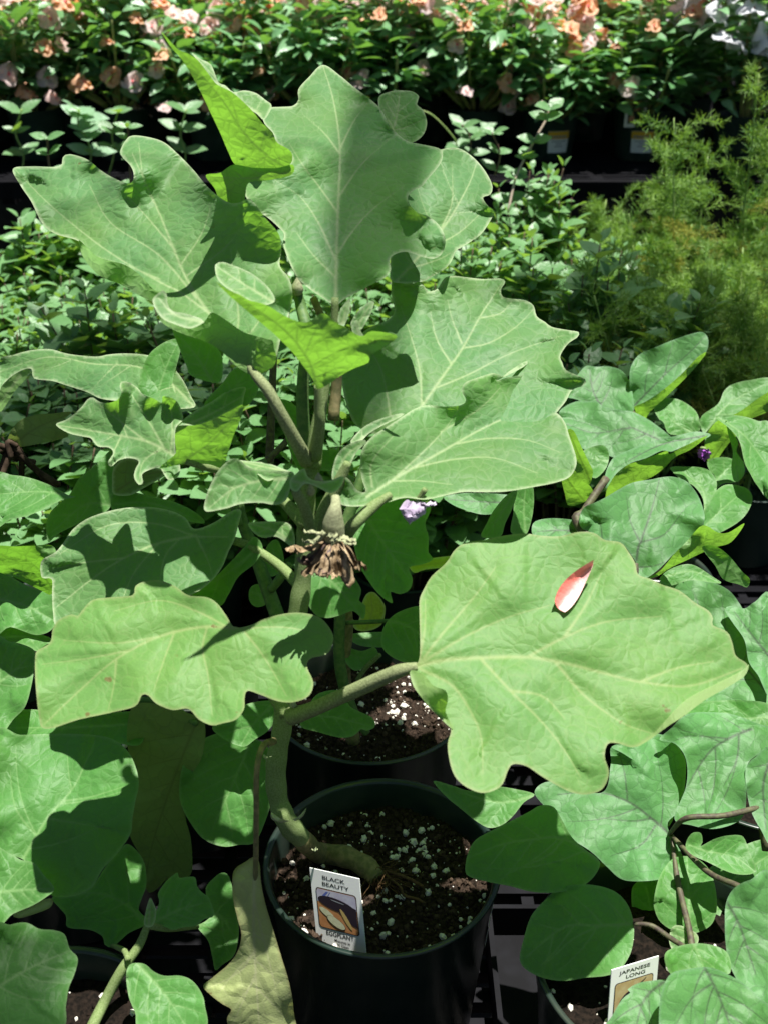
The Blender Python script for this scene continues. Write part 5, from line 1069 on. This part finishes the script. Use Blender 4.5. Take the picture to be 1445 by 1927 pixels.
def make_imp(seed, fms, nfl, rad=.15, H=.22, label='x', nst=15, leafL=.05, name='potted_impatiens', mat=None, group=None):
    rs = np.random.RandomState(seed); t = empty(name, (0,0,0), label, 'potted plant', group)
    p = MB(); p.lathe(pot_profile(.058, .098), 48); po = p.build('pot', M_POTB, t)
    s_ = MB(); s_.lathe([(.0005,.088),(.03,.087),(.054,.085)], 24); s_.build('soil', M_SOIL, t)
    S = MB(); L = MB(); tips = []
    for k in range(nst):
        a = rs.uniform(0, 6.28); q = math.sqrt(rs.rand()); b = Vector((.03*q*math.cos(a), .03*q*math.sin(a), .086)); h = H*rs.uniform(.6, 1.05)*(1-.35*q*q)
        top = Vector((rad*q*math.cos(a), rad*q*math.sin(a), .09+h)); mid = b.lerp(top, .45)+Vector((math.cos(a)*.02*q, math.sin(a)*.02*q, -.01)); sp = spline([b, mid, top], 6)
        S.tube(sp, [.0042*(1-.5*i/12) for i in range(13)], 7)
        for j in range(30):
            f = .30+.70*(j/30)**.7; ii = min(11, int(f*12)); c = Vector(sp[ii]).lerp(Vector(sp[ii+1]), f*12-ii); an = j*2.4+rs.randn()*.3; el = rs.uniform(-.1, .6)+.3*(f > .9)
            d = Vector((math.cos(an)*math.cos(el), math.sin(an)*math.cos(el), math.sin(el))); l = leafL*rs.uniform(.65, 1.1)*(.75 if f > .95 else 1)
            bleaf(L, c+d*l*.45, d, (rs.randn()*.35, rs.randn()*.35, 1), l, l*.48, .22, .3, rs.rand()*.8+.2*(f > .8), seg=6)
        tips.append((top, a))
    for j in range(260):
        a = rs.uniform(0, 6.28); q = math.sqrt(rs.rand()); z = .12+H*.86*rs.rand()*(1-.35*q*q); c = Vector((rad*q*math.cos(a), rad*q*math.sin(a), z)); an = rs.uniform(0, 6.28); el = rs.uniform(-.3, .5); d = Vector((math.cos(an)*math.cos(el), math.sin(an)*math.cos(el), math.sin(el))); l = leafL*rs.uniform(.6, 1)
        if z < .19 and rs.rand() < .4: continue
        bleaf(L, c, d, (rs.randn()*.3, rs.randn()*.3, 1), l, l*.5, .22, .3, rs.rand()*.8, seg=5)
    S.build('stems', M_IMPS, t); L.build('foliage', mat or M_IMP, t)
    for k in range(nfl):
        a = rs.uniform(0, 6.28); q = math.sqrt(rs.rand())*1.02; z = .115+H*1.02*(1-.42*q*q)+rs.uniform(-.045, .02)-(.11*rs.rand() if q > .8 else 0)
        o = link('flower', fms[k % len(fms)] if rs.rand() < .8 else fms[-1]); o.location = (rad*q*math.cos(a), rad*q*math.sin(a), z); o.parent = t
        o.rotation_euler = (rs.uniform(.15, 1.05), rs.randn()*.35, rs.randn()*.5); s = rs.uniform(.75, 1.22); o.scale = (s, s, s)
    return t
G1 = 'peach flowered impatiens on the raised bench'
imps = [make_imp(90+i, FM, 42, label='x', group=G1) for i in range(3)]
for o in imps: o.location = (0, 0, 0)
rs = np.random.RandomState(12); us = set(); rown2 = ['front row', 'second row', 'third row', 'fourth row', 'fifth row']
LABEL_POT = {}
for r_, y in enumerate((1.80, 2.02, 2.26, 2.52, 2.80)):
    xs = [-.87, -.70, -.53, -.34, -.15, .01, .185, .335, .52] if r_ == 0 else [-.95+.19*i+(.09 if r_ % 2 else 0) for i in range(10)]
    k = 0
    for x in xs:
        if x > (.60 if r_ == 0 else .72): continue
        px0 = 722+2034*x/(2.2+.2*r_)
        lab = f'peach flowered impatiens, {rown2[r_]} of the raised bench, {ordn[k]} from the left'
        k += 1; v = (r_+k) % 3
        x2 = x+(rs.randn()*.01 if r_ else 0); y2 = y+(rs.randn()*.015 if r_ else 0)
        if v not in us: o = imps[v]; o.location = (x2, y2, ZT); us.add(v); o['label'] = lab
        else: o = copy_tree(imps[v], (x2, y2, ZT), lab)
        kz = rs.uniform(.85, 1.2); k2 = rs.uniform(.9, 1.12)
        for ch in o.children:
            if ch.name.split('.')[0] in ('foliage', 'stems'): ch.scale = (k2, k2, kz)
            elif ch.name.startswith('flower'): ch.location = (ch.location.x*k2, ch.location.y*k2, ch.location.z*kz)
        rz = rs.uniform(-.9, .9); o.rotation_euler.z = rz
        if r_ == 0 and x in (.335, .52):
            p = [c for c in o.children if c.name.startswith('pot')][0]
            LABEL_POT[x] = (o, p, rz)
for x, (o, p, rz) in LABEL_POT.items():
    o['label'] = 'peach flowered impatiens in labelled green pot, ' + ('left of the two' if x < .4 else 'the one with a picture tag')
    a = -math.pi/2+(.25 if x < .4 else -.12)-rz
    m = pot_sticker(None, (0,0,0), .058, .098, a-.42, a+.42, .018, .060, [M_WHITE, M_YLAB, M_GREYI], 'price_sticker', 'label'); m.parent = p
# picture tag standing in the right labelled pot
o, p, rz = LABEL_POT[.52]; ox, oy = o.location.x, o.location.y
t = empty('plant_tag', (ox-.02, oy-.045, ZT+.088), 'white picture tag with orange flowers in the right labelled green pot', 'plant tag')
K = Card((ox-.045, oy-.048, ZT+.152), (1,0,0), (.03,-.0,-1)); W = .042; L = .085
slab(K, [(.004,0),(W*.3,-.006),(W*.7,-.006),(W-.004,0),(W,.012),(W,L),(0,L),(0,.012)], .0008, M_WHITE, 'card', t)
pic = flat(K, [(W*.14,L*.36),(W*.86,L*.36),(W*.86,L*.92),(W*.14,L*.92)], .0004, simple('printed_dark', (.06,.07,.04), .5), 'picture', t)
for q in range(8):
    flat(K, ell(W*(.26+.48*((q*37) % 10)/10), L*(.43+.43*((q*53) % 10)/10), W*.12, W*.11, q), .0006+.0001*q, M_ORAN, 'printed_flower', pic)
# white flowers at the far right
G2 = 'white flowered impatiens at the upper right'
wi = make_imp(120, FW, 70, rad=.15, H=.31, nst=9, label='white flowered impatiens cut by the right edge, nearest of its group', group=G2)
wi.location = (.70, 1.72, ZT); 
for x, y, lab in ((.80, 2.10, 'white flowered impatiens just behind the nearest white one'), (.93, 1.90, 'white flowered impatiens farthest right')): copy_tree(wi, (x, y, ZT), lab)

# ================================================================== small things lying about
pt = MB(); V = []; F = []; n = 14; sf = SURF['largest leaf, sunlit and veined, reaching right']
for i in range(n+1):
    f = i/n; cx, cy = 1050+60*f, 1150-74*f-6*math.sin(math.pi*f); w = 21*math.sin(math.pi*(.10+.88*f)**.72)**.8*(1-.35*f)
    for j in range(7):
        g = (j-3)/3; qx, qy = cx+g*w*.80, cy+g*w*.60
        q = np.array([[qx, qy]]); X = CAMP+ray(q[:, 0], q[:, 1])[0]*sf(q)[0][0]
        V.append(X+np.array([0,-.5,.86])*(.0022+.004*g*g*(1.2 if g < 0 else .4)+.006*f*f))
for i in range(n):
    for j in range(6): a = i*7+j; F.append((a, a+7, a+8, a+1))
pt.add(V, F, 0, .3); pt.a = [min(1, max(0, .35+.9*((j % 7)-3)/3)) for j in range(len(V))]; pp = pt.build('fallen_petal', small_leaf('pink_petal', (.88,.22,.18), (.98,.66,.66), (1,.5,.4), .12, .5)); tag(pp, 'single pink petal lying on the largest sunlit leaf', 'petal')
